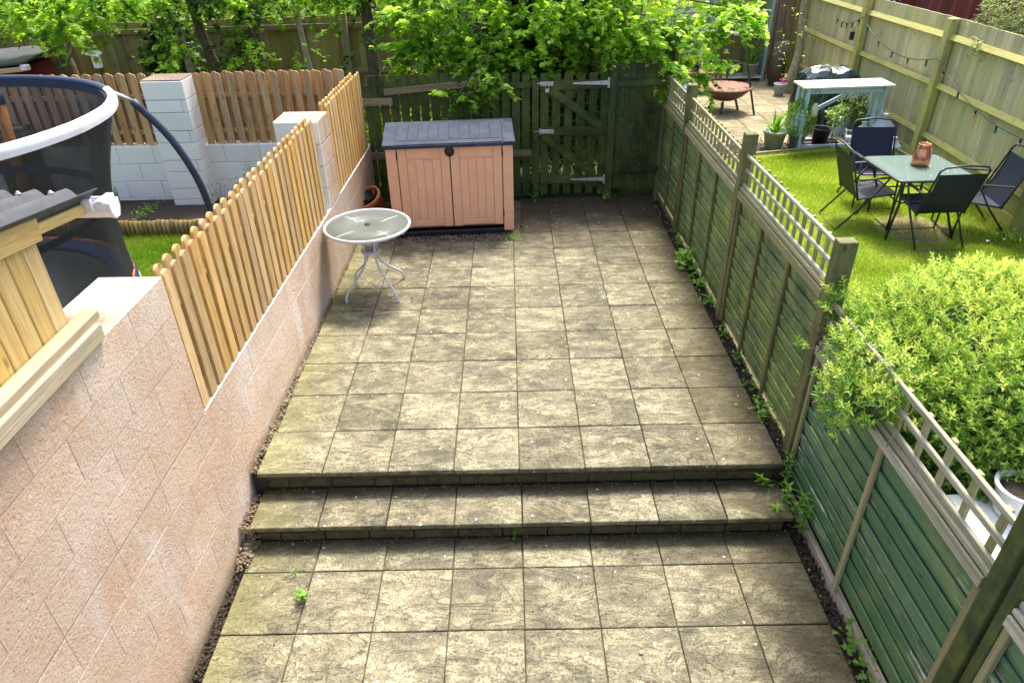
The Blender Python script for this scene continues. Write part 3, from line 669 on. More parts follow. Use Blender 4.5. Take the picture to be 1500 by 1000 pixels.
# ------------------------------------------------------------------ right lap-panel fence with trellis
rf = thing('panel_fence', 'weathered green lap panel fence with trellis top along the right side', 'fence', (3.72, 1.8, 0))
FX = 3.72
posts = [(5.24, 1.50, -.1), (4.02, 1.64, -.1), (2.03, 1.68, -.1), (.15, 1.58, -.42), (-1.73, 1.46, -.42), (-3.6, 1.4, -.42)]
for i, (y, zt, zb) in enumerate(posts):
    box('post', (.10 if i != 3 else .11, .085, zt-zb), POSTG if i < 4 else GREEN, rf, (FX+.0, y, (zt+zb)/2), (random.uniform(-.005, .005), random.uniform(-.01, .01), 0), .004)
    if i == 4: box('post', (.06, .05, zt-.12-zb), GREEN, rf, (FX-.01, y-.085, (zt-.12+zb)/2), bev=.003)
bays = [(4.07, 5.19, .02, 1.23, 1, 8), (2.08, 3.97, -.02, 1.235, 2, 13), (.20, 1.98, -.05, 1.24, 2, 12), (-1.68, .10, -.32, .915, 1, 8), (-3.55, -1.84, -.32, .915, 1, 8)]
for bi, (y0, y1, zb, zt, nb, nl) in enumerate(bays):
    near = bi > 2; BM = GREENN if near else GREENB; L = y1-y0; yc = (y0+y1)/2
    box('gravel_board', (.035, L, .11), BEAM if near else POSTG, rf, (FX, yc, zb-.055+.02))
    n = 10 if near else 12; ph = (zt-.05-zb-.05)/n
    for k in range(n):
        zz = zb+.08+ph*(k+.5)
        box('slat', (.012, L-.02, ph+.018), BM, rf, (FX-.002+random.uniform(-.003, .003), yc, zz), (random.uniform(-.007, .007), R(-10.0)+random.uniform(-.03, .03), random.uniform(-.002, .002)), .0015)
    for yy in ([y0+.022, y1-.022]+[y0+L*(q+1)/(nb+1) for q in range(nb)]):
        box('batten', (.022, .038, zt-zb-.06), POSTG if not near else TREL, rf, (FX-.028, yy, (zt+zb)/2-.005), (random.uniform(-.004, .004), 0, 0))
    box('cap_rail', (.062, L, .03), TRELW if near else TREL, rf, (FX-.008, yc, zt))
    box('top_rail', (.016, L-.01, .062), TRELW if near else TREL, rf, (FX-.045, yc, zt-.05))
    TM = TRELW if near or bi == 2 else TREL; sag = .0
    for zz in (zt+.035, zt+.155, zt+.275): box('trellis_lath', (.022, L, .024 if not near else .032), TM, rf, (FX-.012, yc, zz), (random.uniform(-.006, .006), 0, random.uniform(-.003, .003)))
    m_ = int(round(L/(.127 if not near else .20)))
    for q in range(m_):
        yy = y0+L*(q+.5)/m_
        box('trellis_lath', (.02, .026 if not near else .036, .30), TREL, rf, (FX+.010, yy, zt+.140+random.uniform(-.008, .008)), (random.uniform(-.03, .03), 0, 0), .002)
# ------------------------------------------------------------------ storage box
BXR = R(3.4)
sb = lthing('storage_box', 'peach plastic garden storage box with slate grey lid', 'storage box', (1.115, 4.02, .0), BXR)
W2 = .70; DP = .78; H = 1.03
box('side_panel', (.03, DP-.04, H), PEACH, sb, (-W2+.015, DP/2, H/2+.03), bev=.006)
box('side_panel', (.03, DP-.04, H), PEACH, sb, (W2-.015, DP/2, H/2+.03), bev=.006)
box('back_panel', (2*W2-.06, .03, H-.02), PEACH, sb, (0, DP-.03, H/2+.02), bev=.004)
box('base', (2*W2-.02, DP-.03, .05), BLACKP, sb, (0, DP/2, .03), bev=.006)
box('corner_panel', (.115, .04, H), PEACH, sb, (-W2+.058, .018, H/2+.03), bev=.008)
box('corner_panel', (.115, .04, H), PEACH, sb, (W2-.058, .018, H/2+.03), bev=.008)
box('shadow_board', (2*W2-.24, .012, H-.06), PEACHD, sb, (0, .045, H/2+.06), bev=0)  # dark backing, shade of the door gaps put into its colour
dw = W2-.12-.004
for s in (-1, 1):
    cx = s*(dw/2+.003); d = box('door', (dw-.006, .018, H-.10), PEACH, sb, (cx, .028, H/2+.06), bev=.004, label='left hand door of the storage box' if s < 0 else 'right hand door of the storage box')
    fw = .095
    for sx in (-1, 1): box('stile', (fw, .014, H-.10), PEACH, d, (cx+sx*(dw/2-fw/2-.004), .013, H/2+.06), bev=.004)
    iw = dw-2*fw-.014
    box('rail', (iw, .014, .115), PEACH, d, (cx, .013, H-.055), bev=.004); box('rail', (iw, .014, .065), PEACH, d, (cx, .013, .16), bev=.004)
    for k in range(4): box('plank', (iw/4-.005, .010, H-.33), PEACH, d, (cx-iw/2+iw/4*(k+.5), .016, H/2+.035), bev=.003)
    for zz in (H-.08, .24): box('door_hinge', (.014, .016, .075), BLACKP, d, (s*(dw+.006), .004, zz), bev=.004)
lat = lathe('latch', [(.0001, .022), (.05, .018), (.055, 0), (.055, -.004)], BLACKP, sb, (0, .0, H-.045), 20, (R(90), 0, 0))
box('latch_hasp', (.055, .02, .12), BLACKP, lat, (0, -.012, H-.005), bev=.008)
# lid: sloping front, profile extruded, with recessed planks
lx = W2+.025
LP = [(-.045, H+.045), (-.045, H+.012), (.0, H+.0), (DP, H+.02), (DP+.02, H+.09), (.56, H+.15), (.50, H+.150)]
V = [(-lx, y, z) for y, z in LP]+[(lx, y, z) for y, z in LP]; n = len(LP)
lid = mesh('lid', V, [tuple(range(n))[::-1], tuple(range(n, 2*n))]+[(i, (i+1) % n, (i+1) % n+n, i+n) for i in range(n)], SLATEP, sb)
a0, a1 = Vector((0, -.045, H+.045)), Vector((0, .50, H+.150)); dv = (a1-a0); ang = math.atan2(dv.z, dv.y)
for k in range(10):
    px = -lx+.155+(2*lx-.31)*(k+.5)/10
    c_ = a0+dv*.56+Vector((px, -math.sin(ang)*.003, math.cos(ang)*.003)); box('lid_plank', ((2*lx-.31)/10-.008, dv.length*.72, .008), SLATEP, lid, c_, (ang, 0, 0), .002)
for s in (-1, 1):
    c_ = a0+dv*.5+Vector((s*(lx-.068), -math.sin(ang)*.004, math.cos(ang)*.004)); box('lid_end', (.13, dv.length*.99, .012), SLATEP, lid, c_, (ang, 0, 0), .004)
box('lid_front_edge', (2*lx-.28, .085, .010), SLATEP, lid, a0+dv*.10+Vector((0, -.002, .005)), (ang, 0, 0), .003)

# ------------------------------------------------------------------ bistro table
bt = lthing('bistro_table', 'round glass topped metal table with splayed legs in the left corner of the patio', 'table', (.405, 2.66, 0), R(20))
TR = .405; TZt = .70
rim = [(TR-.012, TZt-.010), (TR, TZt-.014), (TR+.008, TZt-.006), (TR+.008, TZt+.010), (TR, TZt+.016), (TR-.012, TZt+.014), (TR-.018, TZt+.006), (TR-.012, TZt-.010)]
lathe('rim', rim, ALU, bt, (0, 0, 0), 56)
lathe('glass_top', [(.022, TZt+.004), (TR-.010, TZt+.004), (TR-.010, TZt+.010), (.022, TZt+.010), (.022, TZt+.004)], GLASS, bt, (0, 0, 0), 56)
lathe('parasol_hole', [(.013, TZt+.002), (.026, TZt+.002), (.026, TZt+.016), (.013, TZt+.016), (.013, TZt+.002)], BLACKP, bt, (0, 0, 0), 20)
for k in range(4):
    a = k*PI/2+R(25); c, s = math.cos(a), math.sin(a)
    P = [(.36, TZt-.015), (.24, TZt-.012), (.12, TZt-.03), (.075, TZt-.09), (.07, .52), (.072, .38), (.10, .30), (.20, .20), (.31, .11), (.345, .06), (.355, .0)]
    tube('leg', smoothpts([(r_*c, r_*s, z_) for r_, z_ in P], 4), .0115, ALU, bt, 8)
ring = [(.075*math.cos(2*PI*k/24), .075*math.sin(2*PI*k/24), .60) for k in range(24)]
tube('support_ring', ring, .009, ALU, bt, 8, True)
lathe('shelf_disc', [(.02, .425), (.088, .425), (.094, .435), (.088, .45), (.02, .45), (.02, .425)], ALU, bt, (0, 0, 0), 28)
# terracotta pot lying tilted against the fence
pr = lathe('terracotta_pot', [(x*1.3, y*1.25) for x, y in [(.08, 0), (.085, .005), (.115, .20), (.13, .205), (.135, .255), (.118, .255), (.105, .20), (.075, .02), (.0001, .018)]], TERRA, None, (.16, 4.60, .05), 30, (R(22), R(-24), 0))
tagit(pr, 'tilted terracotta pot between the pink wall and the storage box', 'plant pot')
pr2 = lathe('nursery_pot', [(.05, 0), (.08, .15), (.086, .155), (.086, .17), (.078, .17), (.05, .02), (.0001, .018)], BLACKP, None, (.10, 4.56, .20), 24, (R(28), R(-18), 0))
tagit(pr2, 'small black plastic pot nested inside the tilted terracotta pot', 'plant pot')

# ------------------------------------------------------------------ left garden: trampoline
tc = (-2.68, 1.386); TRr = 1.53; RZ = 2.05
tp = thing('trampoline', 'large round trampoline with black net and padded rim in the left garden', 'trampoline', (tc[0], tc[1], 0))
def circ(r_, z_, n=64, a0=0, a1=2*PI, c=tc): return [(c[0]+r_*math.cos(a0+(a1-a0)*k/n), c[1]+r_*math.sin(a0+(a1-a0)*k/n), z_) for k in range(n+ (0 if abs(a1-a0-2*PI) < 1e-6 else 1))]
def band(name, prof, mat, parent, a0=0, a1=2*PI, n=72, wob=0):
    V, F = [], []; full = abs(a1-a0-2*PI) < 1e-6; m = n if full else n+1
    for i in range(m):
        a = a0+(a1-a0)*i/n
        for (r_, z_) in prof:
            ww_ = wob*math.sin(a*21+z_*5)+wob*.6*math.sin(a*47+z_*9); V.append((tc[0]+(r_+ww_)*math.cos(a), tc[1]+(r_+ww_)*math.sin(a), z_))
    p = len(prof)
    for i in range(n):
        for k in range(p-1): a_, b_ = i*p+k, ((i+1) % m)*p+k; F.append((a_, b_, b_+1, a_+1))
    return mesh(name, V, F, mat, parent, smooth=True)
tube('rim_pole', circ(TRr, RZ), .028, NAVY, tp, 12, True)
A_CUT = R(38)
band('rim_cover', [(TRr-.030, RZ+.015), (TRr-.01, RZ+.031), (TRr+.018, RZ+.030), (TRr+.033, RZ+.008), (TRr+.033, RZ-.02), (TRr+.030, RZ-.05)], WHITEV, tp, R(-130), A_CUT, 90, .0015)
band('rim_cover', [(TRr-.052, RZ+.0), (TRr-.048, RZ-.03), (TRr-.045, RZ-.065)], NAVY, tp, 0, 2*PI, 72, .003)
def netprof(k=14):
    out = []
    for i in range(k+1): z_ = RZ-.06-(RZ-.66)*i/k; s = i/k; out.append((TRr-.02-.235*math.sin(s*PI*.62)+.0*s, z_))
    return out
net = band('safety_net', netprof(), NET, tp, 0, 2*PI, 96, .006)
band('net_band', [(TRr-.225, 1.33), (TRr-.235, 1.27)], NAVY, tp, 0, 2*PI, 72, .004)
band('mat', [(.02, .60), (1.16, .60)], BLACKT, tp, 0, 2*PI, 48)
band('spring_pad', [(1.10, .61), (1.12, .635), (1.28, .635), (1.31, .60), (1.31, .52)], BLUEV, tp)
band('pad_piping', [(1.275, .636), (1.285, .644), (1.295, .634)], ORANGEV, tp)
tube('base_frame', circ(1.29, .56), .022, GALV, tp, 8, True)
for a in (R(36), R(140), R(185), R(230)):
    c, s = math.cos(a), math.sin(a)
    rr = lambda q, z_: (tc[0]+q*c, tc[1]+q*s, z_)
    if a == R(36):
        P = [rr(TRr+.04, RZ-.02), rr(TRr+.15, RZ-.10), rr(TRr+.36, RZ-.45), rr(TRr+.50, RZ-.90), rr(TRr+.52, RZ-1.35), rr(TRr+.44, .35), rr(TRr+.33, .03)]
    else: P = [rr(TRr+.04, RZ-.02), rr(TRr+.15, RZ-.10), rr(TRr+.34, RZ-.45), rr(TRr+.44, RZ-.90), rr(TRr+.40, RZ-1.35), rr(TRr+.20, .35), rr(TRr+.1, .03)]
    tube('net_pole', smoothpts(P[1:], 5), .032, NAVY, tp, 10); tube('pole_tip', P[:2], .016, GALV, tp, 8)
for a in (R(30), R(110), R(190), R(270)):
    tube('leg', [(tc[0]+1.30*math.cos(a), tc[1]+1.30*math.sin(a), .56), (tc[0]+1.30*math.cos(a), tc[1]+1.30*math.sin(a), 0.0)], .02, GALV, tp)
pp = thing('wooden_post', 'brown round wooden post standing behind the trampoline net', 'post', (-4.2, 4.8, 0))
tube('shaft', [(-4.30, 4.8, -.1), (-4.14, 4.8, 1.5)], .06, wood('orange_post', (.36, .18, .07), (.2, .09, .03))[2], pp, 14)
tube('cap', [(-4.15, 4.8, 1.42), (-4.135, 4.8, 1.56)], .072, NAVY, pp, 14)
# log roll edging and border plants
lg = thing('log_edging', 'half round log roll edging along the left garden flower bed', 'edging', (-2.9, 4.27, 0))
x = -5.2
while x < -.32:
    tube('log', [(x, 4.27, -.05), (x+ux(-.004, .004), 4.27, .155+ux(-.012, .008))], .026, LOGW[2], lg, 8); x += .054

# ------------------------------------------------------------------ shed on the left
sh = thing('shed', 'pale pine board shed corner with grey corrugated roof above the pink wall', 'shed', (-.7, -1.6, -.05))
SX, SY, SB, ST = -.17, -.90, 1.70, 2.12
y = SY; 
while y > -3.2:
    tz = 2.15+.13*(SY-y); box('board', (.02, .094, tz-SB), SHEDW, sh, (SX-.01+ux(-.001, .001), y-.049, (tz+SB)/2), bev=.004); y -= .098
x = SX-.02
while x > -1.5:
    box('board', (.094, .02, ST+.02), SHEDW, sh, (x-.049, SY-.012, (ST)/2), bev=.004); x -= .098
box('corner_post', (.06, .06, ST), SHEDW, sh, (SX-.055, SY-.055, ST/2))
beam('fascia', (SX+.012, SY+.02, 2.168), (SX+.012, SY-2.35, 2.168+.13*2.37), .022, .095, SHEDW, sh)
box('lining', (.01, 2.25, ST-SB), DARKW, sh, (SX-.032, SY-1.16, (ST+SB)/2), bev=0)
beam('rafter', (SX-.005, SY+.01, 2.165), (SX-.005, SY+.40, 2.115), .035, .045, SHEDW, sh)
box('sill_beam', (.085, 2.5, .075), BEAM, sh, (-.105, SY-1.21, 1.672)); 
box('sill_beam', (.075, 2.5, .04), BEAM, sh, (-.125, SY-1.16, 1.729))
# corrugated roof: waves across x, ridges running along y
V, F = [], []; nx, pitchx = 160, .0; x0r, x1r = -1.9, SX+.055; ya, yb = -3.3, SY+.44
for i in range(nx+1):
    xx = x0r+(x1r-x0r)*i/nx; dz = .028*math.cos((x1r-xx)/.145*2*PI)
    for (yy, zz) in ((ya, 2.165+.13*(yb-ya)), (yb, 2.165)):
        V += [(xx, yy, zz+dz), (xx, yy, zz+dz-.006)]
for i in range(nx): a = i*4; b = a+4; F += [(a, b, b+2, a+2), (a+1, a+3, b+3, b+1), (a+2, b+2, b+3, a+3), (a, a+1, b+1, b)]
F += [(0, 2, 3, 1), (nx*4, nx*4+1, nx*4+3, nx*4+2)]
roof = mesh('roof_sheet', V, F, BITU, sh, smooth=True)
for k in range(4):
    xx = x1r-.145*(k+1)
    for yy in (SY+.33,): lathe('roof_screw', [(.012, 0), (.012, .006), (.006, .008), (.006, .014), (.0001, .016)], GALV, roof, (xx, yy, 2.165+.13*.11+.028), 10)
gp = [(.0, .055), (.004, .01), (.025, -.025), (.062, -.025), (.084, .01), (.09, .055), (.084, .055), (.078, .012), (.06, -.019), (.027, -.019), (.010, .012), (.006, .055)]
V = [(x_, SY+.385+a, ST-.035+b) for x_ in (-1.9, SX+.10) for a, b in gp]; n = len(gp)
gt = mesh('gutter', V, [(i, (i+1) % n, (i+1) % n+n, i+n) for i in range(n)]+[tuple(range(n, 2*n))], UPVC, sh)
V = [(SX+.10+d_, SY+.384+a*1.0, ST-.039+b*1.0) for d_ in (0, .016) for a, b in gp[:6]]
mesh('gutter_end', V, [tuple(range(6)), tuple(range(11, 5, -1))]+[(i, (i+1) % 6, (i+1) % 6+6, i+6) for i in range(6)], UPVC, gt)
box('gutter_bracket', (.035, .115, .02), UPVC, gt, (SX+.075, SY+.433, ST+.022), bev=.003)
box('gutter_bracket', (.05, .02, .06), UPVC, gt, (SX+.02, SY+.375, ST+.01), bev=.003)
V = [(SX-.02, SY+.05, 1.634), (SX+.06, SY+.03, 1.634), (SX+.05, SY-.02, 1.64), (SX-.03, SY-.02, 1.64), (SX+.0, SY+.03, 1.655)]
mesh('felt_scrap', V, [(0, 1, 4), (1, 2, 4), (2, 3, 4), (3, 0, 4)], BITU, sh)

sh2 = thing('shed', 'far shed with dark sloping roof and white gutter behind the trampoline', 'shed', (-5.6, 6.3, 0))
box('roof_sheet', (1.8, 1.2, .03), BITU, sh2, (-5.42, 6.6, 1.62), (R(3), R(-4), 0)); box('fascia', (1.8, .02, .06), SHEDW, sh2, (-5.42, 6.02, 1.52), (0, R(-4), 0))
box('wall_panel', (1.6, 1.0, 1.5), MAROON[0], sh2, (-5.5, 6.6, .8)); box('gutter_end', (.10, .08, .07), UPVC, sh2, (-4.49, 6.02, 1.60), bev=.012)
bb = thing('bird_box', 'small white solar light box on the dark fence behind the picket panel', 'bird box', (-3.47, 5.9, 1.6))
box('body', (.08, .08, .16), WHITEP, bb, (-3.47, 5.9, 1.68)); box('roof', (.16, .13, .02), WHITEP, bb, (-3.47, 5.88, 1.775), (R(12), R(10), 0)); box('post', (.04, .04, 1.7), GREEN, bb, (-3.47, 5.94, .8))

# ------------------------------------------------------------------ tall fence behind the alley
af = thing('board_fence', 'tall mossy board fence behind the trees at the back', 'fence', (-1, 7.6, 0))
x = -9.0; i = 0
while x < 3.8:
    top = 1.97+.012*(x+1)+ux(-.01, .01); box('board', (.152, .018, top), ALLEY, af, (x, 7.62+(.014 if i % 2 else 0), top/2-.02), (0, ux(-.004, .004), 0), .002); x += .146; i += 1
for xx in (-8.6, -6.0, -3.32, -.62, 2.05): box('post', (.11, .10, 2.02), ALLEYR, af, (xx, 7.52, .98))
for za, zb_ in ((1.78, 1.86), (1.16, 1.22), (.4, .45)): beam('rail', (-9, 7.585, za-.03), (3.8, 7.585, zb_), .05, .07, ALLEYR, af)
sf = thing('board_fence', 'side board fence between the tree alley and the right hand garden', 'fence', (3.85, 8.6, 0))
y = 5.36
while y < 12.2: box('board', (.018, .147, 1.75), ALLEY, sf, (3.84, y, .86), bev=.002); y += .15

# ------------------------------------------------------------------ right garden close-board fence
cf = thing('board_fence', 'sunlit closeboard fence with three rails along the right hand garden', 'fence', (7.7, 6.5, 0))
pts = [(7.42, -2.6), (7.43, 1.1), (7.45, 3.66), (7.63, 6.33), (7.66, 8.85), (7.72, 11.6)]
for (xa, ya_), (xb, yb_) in zip(pts[:-1], pts[1:]):
    L = math.hypot(xb-xa, yb_-ya_); a = math.atan2(yb_-ya_, xb-xa); n = int(L/.1)
    nx_, ny_ = math.sin(a), -math.cos(a)     # outward (right) side
    for k in range(n):
        s = (k+.5)/n; box('board', (.112, .014, 1.86+ux(-.006, .006)), CLOSEB, cf, (xa+(xb-xa)*s+nx_*.075, ya_+(yb_-ya_)*s+ny_*.075, .98), (0, 0, a+R(5)), .002)
    for z_ in (.42, 1.07, 1.68):
        beam('rail', (xa+nx_*.035, ya_+ny_*.035, z_), (xb+nx_*.035, yb_+ny_*.035, z_), .065, .075, CLOSER, cf, roll=R(28))
    box('gravel_board', (L-.1, .025, .15), CLOSER, cf, ((xa+xb)/2+nx_*.04, (ya_+yb_)/2+ny_*.04, .08), (0, 0, a))
for (xa, ya_) in pts: box('post', (.11, .12, 1.92), CLOSER, cf, (xa, ya_, .95), bev=.006)
bf = thing('board_fence', 'shaded board fence across the far end of the right hand garden', 'fence', (5.8, 12.4, 0))
x = 3.95
while x < 9.6: box('board', (.14, .02, 2.4), ALLEY, bf, (x, 12.6, 1.2), bev=.002); x += .143
rs = thing('shed', 'maroon board shed behind the closeboard fence at top right', 'shed', (10.2, 9.5, 0))
y = 6.6
while y < 13.6: box('board', (.02, .145, 3.0), MAROON, rs, (9.6, y, 1.5), bev=.003); y += .15

# ------------------------------------------------------------------ right garden patio
rp = thing('patio', loc=(5.8, 9.5, 0), kind='structure')
box('mortar_bed', (3.9, 5.3, .3), MORTAR, rp, (5.82, 9.98, -.164), bev=0)
for j in range(11):
    for i in range(8):
        x0, y0 = 3.88+i*.48, 7.36+j*.48
        slab(rp, x0, x0+.48, y0, y0+.48, .012, PAV2)
gb = thing('timber_edging', 'pale timber edging between the far patio and the lawn', 'edging', (5.8, 6.9, 0))
beam('board', (4.0, 6.40, .03), (7.5, 7.20, .03), .04, .07, TREL, gb); beam('board', (4.0, 6.25, .02), (7.5, 7.04, .02), .04, .05, TREL, gb)
pebbles('gravel', 1500, lambda: (lambda x: (x, 6.40+(x-4)*.2286+ux(-.14, .0) if random.random() < .5 else 6.5+(x-4)*.2286+ux(0, .75), .012))(ux(4, 7.45)), GRAVM, (.008, .02))
sheet('soil_bed', 4.0, 7.55, 6.4, 7.36, .004, SOIL)
V = [(0, 0, .012)]+[(.42*(1+.25*math.sin(3*a)+.15*math.sin(7*a+1))*math.cos(a), .48*(1+.2*math.sin(4*a+2)+.12*math.sin(9*a))*math.sin(a), 0) for a in [2*PI*k/40 for k in range(40)]]
mesh('bare_patch', V, [(0, k+1, (k+1) % 40+1) for k in range(40)], EARTH, None, (6.42, 3.85, .003), kind='stuff')

# ------------------------------------------------------------------ bar table
bar = lthing('bar_table', 'pale blue wooden bar table with white top lettered BAR', 'table', (6.76, 7.22, .012), R(3))
BW = .60
box('tabletop', (1.36, .42, .024), WHITEW, bar, (0, -.06, .925), (R(2), 0, 0), .003)
for s in (-1, 1):
    for yy in (-.20, -.04, .12): beam('leg', (s*(BW-.02), yy, 0), (s*(BW-.02), yy, .905), .032, .085, BLUEW, bar, .004)
    box('side_rail', (.03, .36, .06), BLUEW, bar, (s*(BW-.055), -.04, .86)); box('side_rail', (.03, .36, .06), BLUEW, bar, (s*(BW-.055), -.04, .07))
box('front_rail', (1.11, .03, .085), BLUEW, bar, (0, -.205, .865)); box('bottom_rail', (1.11, .03, .055), BLUEW, bar, (0, -.205, .045))
box('back_rail', (1.11, .03, .085), BLUEW, bar, (0, .13, .865)); box('bottom_rail', (1.11, .03, .05), BLUEW, bar, (0, .13, .045))
beam('brace', (-BW+.05, .10, .38), (.36, .10, .84), .025, .06, BLUEW, bar)
sg = lthing('bar_sign', 'wooden letters reading BAR hung under the front rail of the blue bar table', 'sign', (6.76, 7.22, .012), R(3))
for ch, xx in (('B', -.06), ('A', .04), ('R', .14)):
    cu = bpy.data.curves.new('t', 'FONT'); cu.body = ch; cu.size = .135; cu.extrude = .006; cu.align_x = 'CENTER'
    to = bpy.data.objects.new('t', cu); COL.objects.link(to); me = bpy.data.meshes.new_from_object(to.evaluated_get(bpy.context.evaluated_depsgraph_get())); bpy.data.objects.remove(to)
    me.materials.append(CREAM); o = bpy.data.objects.new('letter', me); link(o, sg, Matrix.Translation((xx, -.235, .735)) @ Matrix.Rotation(R(90), 4, 'X')); o['label'] = 'letter '+ch
lt = thing('jar_lantern', 'white jar lantern hanging from the left end of the blue bar table', 'lantern', (6.32, 6.95, .55))
lathe('jar', [(.045, 0), (.055, .01), (.055, .13), (.035, .16), (.035, .19), (.0001, .19)], CREAM, lt, (6.32, 6.96, .52), 20)
tube('wire', smoothpts([(6.28, 6.96, .70), (6.285, 6.96, .86), (6.32, 6.96, .90), (6.355, 6.96, .86), (6.36, 6.96, .70)]), .003, BLACKT, lt, 6)
bu = thing('bucket', 'black plastic bucket under the blue bar table', 'bucket', (6.58, 7.18, .012))
lathe('body', [(.10, 0), (.135, .24), (.15, .245), (.15, .26), (.13, .26), (.125, .22), (.09, .02), (.0001, .02)], BLACKP, bu, (6.58, 7.16, .035), 28)
# little ceramic car planter
cr = lthing('toy_car', 'white toy car ornament on the lower shelf of the blue bar table', 'ornament', (7.06, 7.22, .09), R(-15))
box('shelf_board', (.42, .34, .012), BEAM, bar, (.30, -.02, .078))
V = []; body = [(-.15, .0), (-.155, .05), (-.14, .075), (-.07, .085), (-.03, .145), (.09, .15), (.14, .09), (.155, .05), (.15, 0)]
V = [(x_, y_, z_) for x_ in (-.07, .07) for y_, z_ in body]; n = len(body)
mesh('body', V, [tuple(range(n)), tuple(range(2*n-1, n-1, -1))]+[(i, i+n, (i+1) % n+n, (i+1) % n) for i in range(n)], CARW, cr)
box('windscreen', (.11, .006, .062), DARKW, cr, (0, -.054, .115), (R(-34), 0, 0), 0); box('roof_opening', (.10, .09, .006), DARKW, cr, (0, .03, .149), (R(2), 0, 0), 0)
for sx in (-1, 1):
    for yy in (-.09, .09): lathe('wheel', [(.001, -.012), (.03, -.012), (.03, .012), (.001, .012)], DARKW, cr, (sx*.072, yy, .018), 14, (0, R(90), 0))
    lathe('headlight', [(.018, 0), (.016, .01), (.001, .014)], GALV, cr, (sx*.045, -.152, .055), 12, (R(90), 0, 0))
    box('side_window', (.004, .09, .04), DARKW, cr, (sx*.0715, .03, .112), bev=0)
box('bumper', (.15, .015, .018), GALV, cr, (0, -.162, .02))
def lantern(label, x, y, s, z=0):
    t = lthing('lantern', label, 'lantern', (x, y, z), R(20), 'pale blue metal lanterns beside the bar')
    for a in (-1, 1):
        for b in (-1, 1): box('frame_post', (.015*s, .015*s, .32*s), LANT, t, (a*.085*s, b*.085*s, .17*s))
    box('base', (.20*s, .20*s, .02*s), LANT, t, (0, 0, .01*s)); box('glass_pane', (.15*s, .15*s, .28*s), GLASS, t, (0, 0, .17*s), bev=0)
    lathe('roof', [(.17*s, .33*s), (.165*s, .345*s), (.06*s, .46*s), (.045*s, .50*s), (.065*s, .51*s), (.06*s, .53*s), (.0001, .54*s)], LANT, t, (0, 0, 0), 4, (0, 0, R(45)), False)
lantern('tall pale blue metal lantern right of the blue bar table', 7.42, 6.98, 1.0)
lantern('short pale blue lantern just right of the blue bar table', 7.20, 7.12, .72)
lantern('low pale blue lantern half hidden behind the glass table', 7.30, 6.36, .68)
# bbq under cover
V, F = [], []
prof = [(.0, .60), (.35, .60), (.62, .56), (.82, .50), (.90, .40), (.93, .22), (.94, .001)]
nseg = 40
for i, (z_, s) in enumerate(prof):
    for k in range(nseg):
        a = 2*PI*k/nseg; c, s_ = math.cos(a), math.sin(a); q = 1/max(abs(c), abs(s_))**.75
        w_ = 1+.05*math.sin(a*7+z_*4)+.04*math.sin(a*13+z_*9); V.append((s*q*c*w_*.82, s*q*s_*w_*.62, z_+(.03*math.sin(a*5) if 0 < i < 6 else 0)))
for i in range(len(prof)-1):
    for k in range(nseg): F.append((i*nseg+k, i*nseg+(k+1) % nseg, (i+1)*nseg+(k+1) % nseg, (i+1)*nseg+k))
o = mesh('covered_barbecue', V, F, PVC, None, (7.05, 8.35, .012), (0, 0, R(8)), smooth=False); tagit(o, 'dark green plastic covered barbecue behind the blue bar table', 'barbecue')

# ------------------------------------------------------------------ dining set
dt = lthing('dining_table', 'square tinted glass garden table with black metal frame on the lawn', 'table', (6.33, 3.98, 0), R(1))
hs_ = .43
def rsq(h, rad, z_, k=6):
    out = []
    for cx_, cy_, a0_ in ((h-rad, h-rad, 0), (-h+rad, h-rad, 90), (-h+rad, -h+rad, 180), (h-rad, -h+rad, 270)):
        for q in range(k+1): a = R(a0_+90*q/k); out.append((cx_+rad*math.cos(a), cy_+rad*math.sin(a), z_))
    return out
tube('frame', rsq(hs_, .07, .70), .014, BLACKT, dt, 8, True)
P = rsq(hs_-.008, .065, .707); V = P+[(a, b, c_+.006) for a, b, c_ in P]; n = len(P)
mesh('glass_top', V, [tuple(range(n))[::-1], tuple(range(n, 2*n))]+[(i, (i+1) % n, (i+1) % n+n, i+n) for i in range(n)], GLASS2, dt)
for sx in (-1, 1):
    for sy in (-1, 1): tube('leg', [(sx*.36, sy*.36, .69), (sx*.26, sy*.26, .40), (sx*.38, sy*.38, 0)], .014, BLACKT, dt, 8)
tube('cross_bar', [(-.26, -.26, .40), (.26, -.26, .40), (.26, .26, .40), (-.26, .26, .40)], .010, BLACKT, dt, 8, True)
cj = thing('copper_lantern', 'shiny copper jar lantern standing on the square glass table', 'lantern', (6.37, 4.05, .713))
lathe('jar', [(.075, 0), (.092, .012), (.095, .06), (.090, .13), (.070, .18), (.062, .21), (.066, .222), (.066, .24), (.055, .24), (.055, .20), (.08, .13), (.08, .02), (.0001, .02)], COPPER, cj, (6.37, 4.05, .714), 32)
tube('handle', smoothpts([(6.30, 4.05, .93), (6.29, 4.01, .86), (6.33, 3.97, .80), (6.39, 3.96, .79), (6.435, 3.99, .85), (6.44, 4.05, .93)]), .004, GALV, cj, 6)

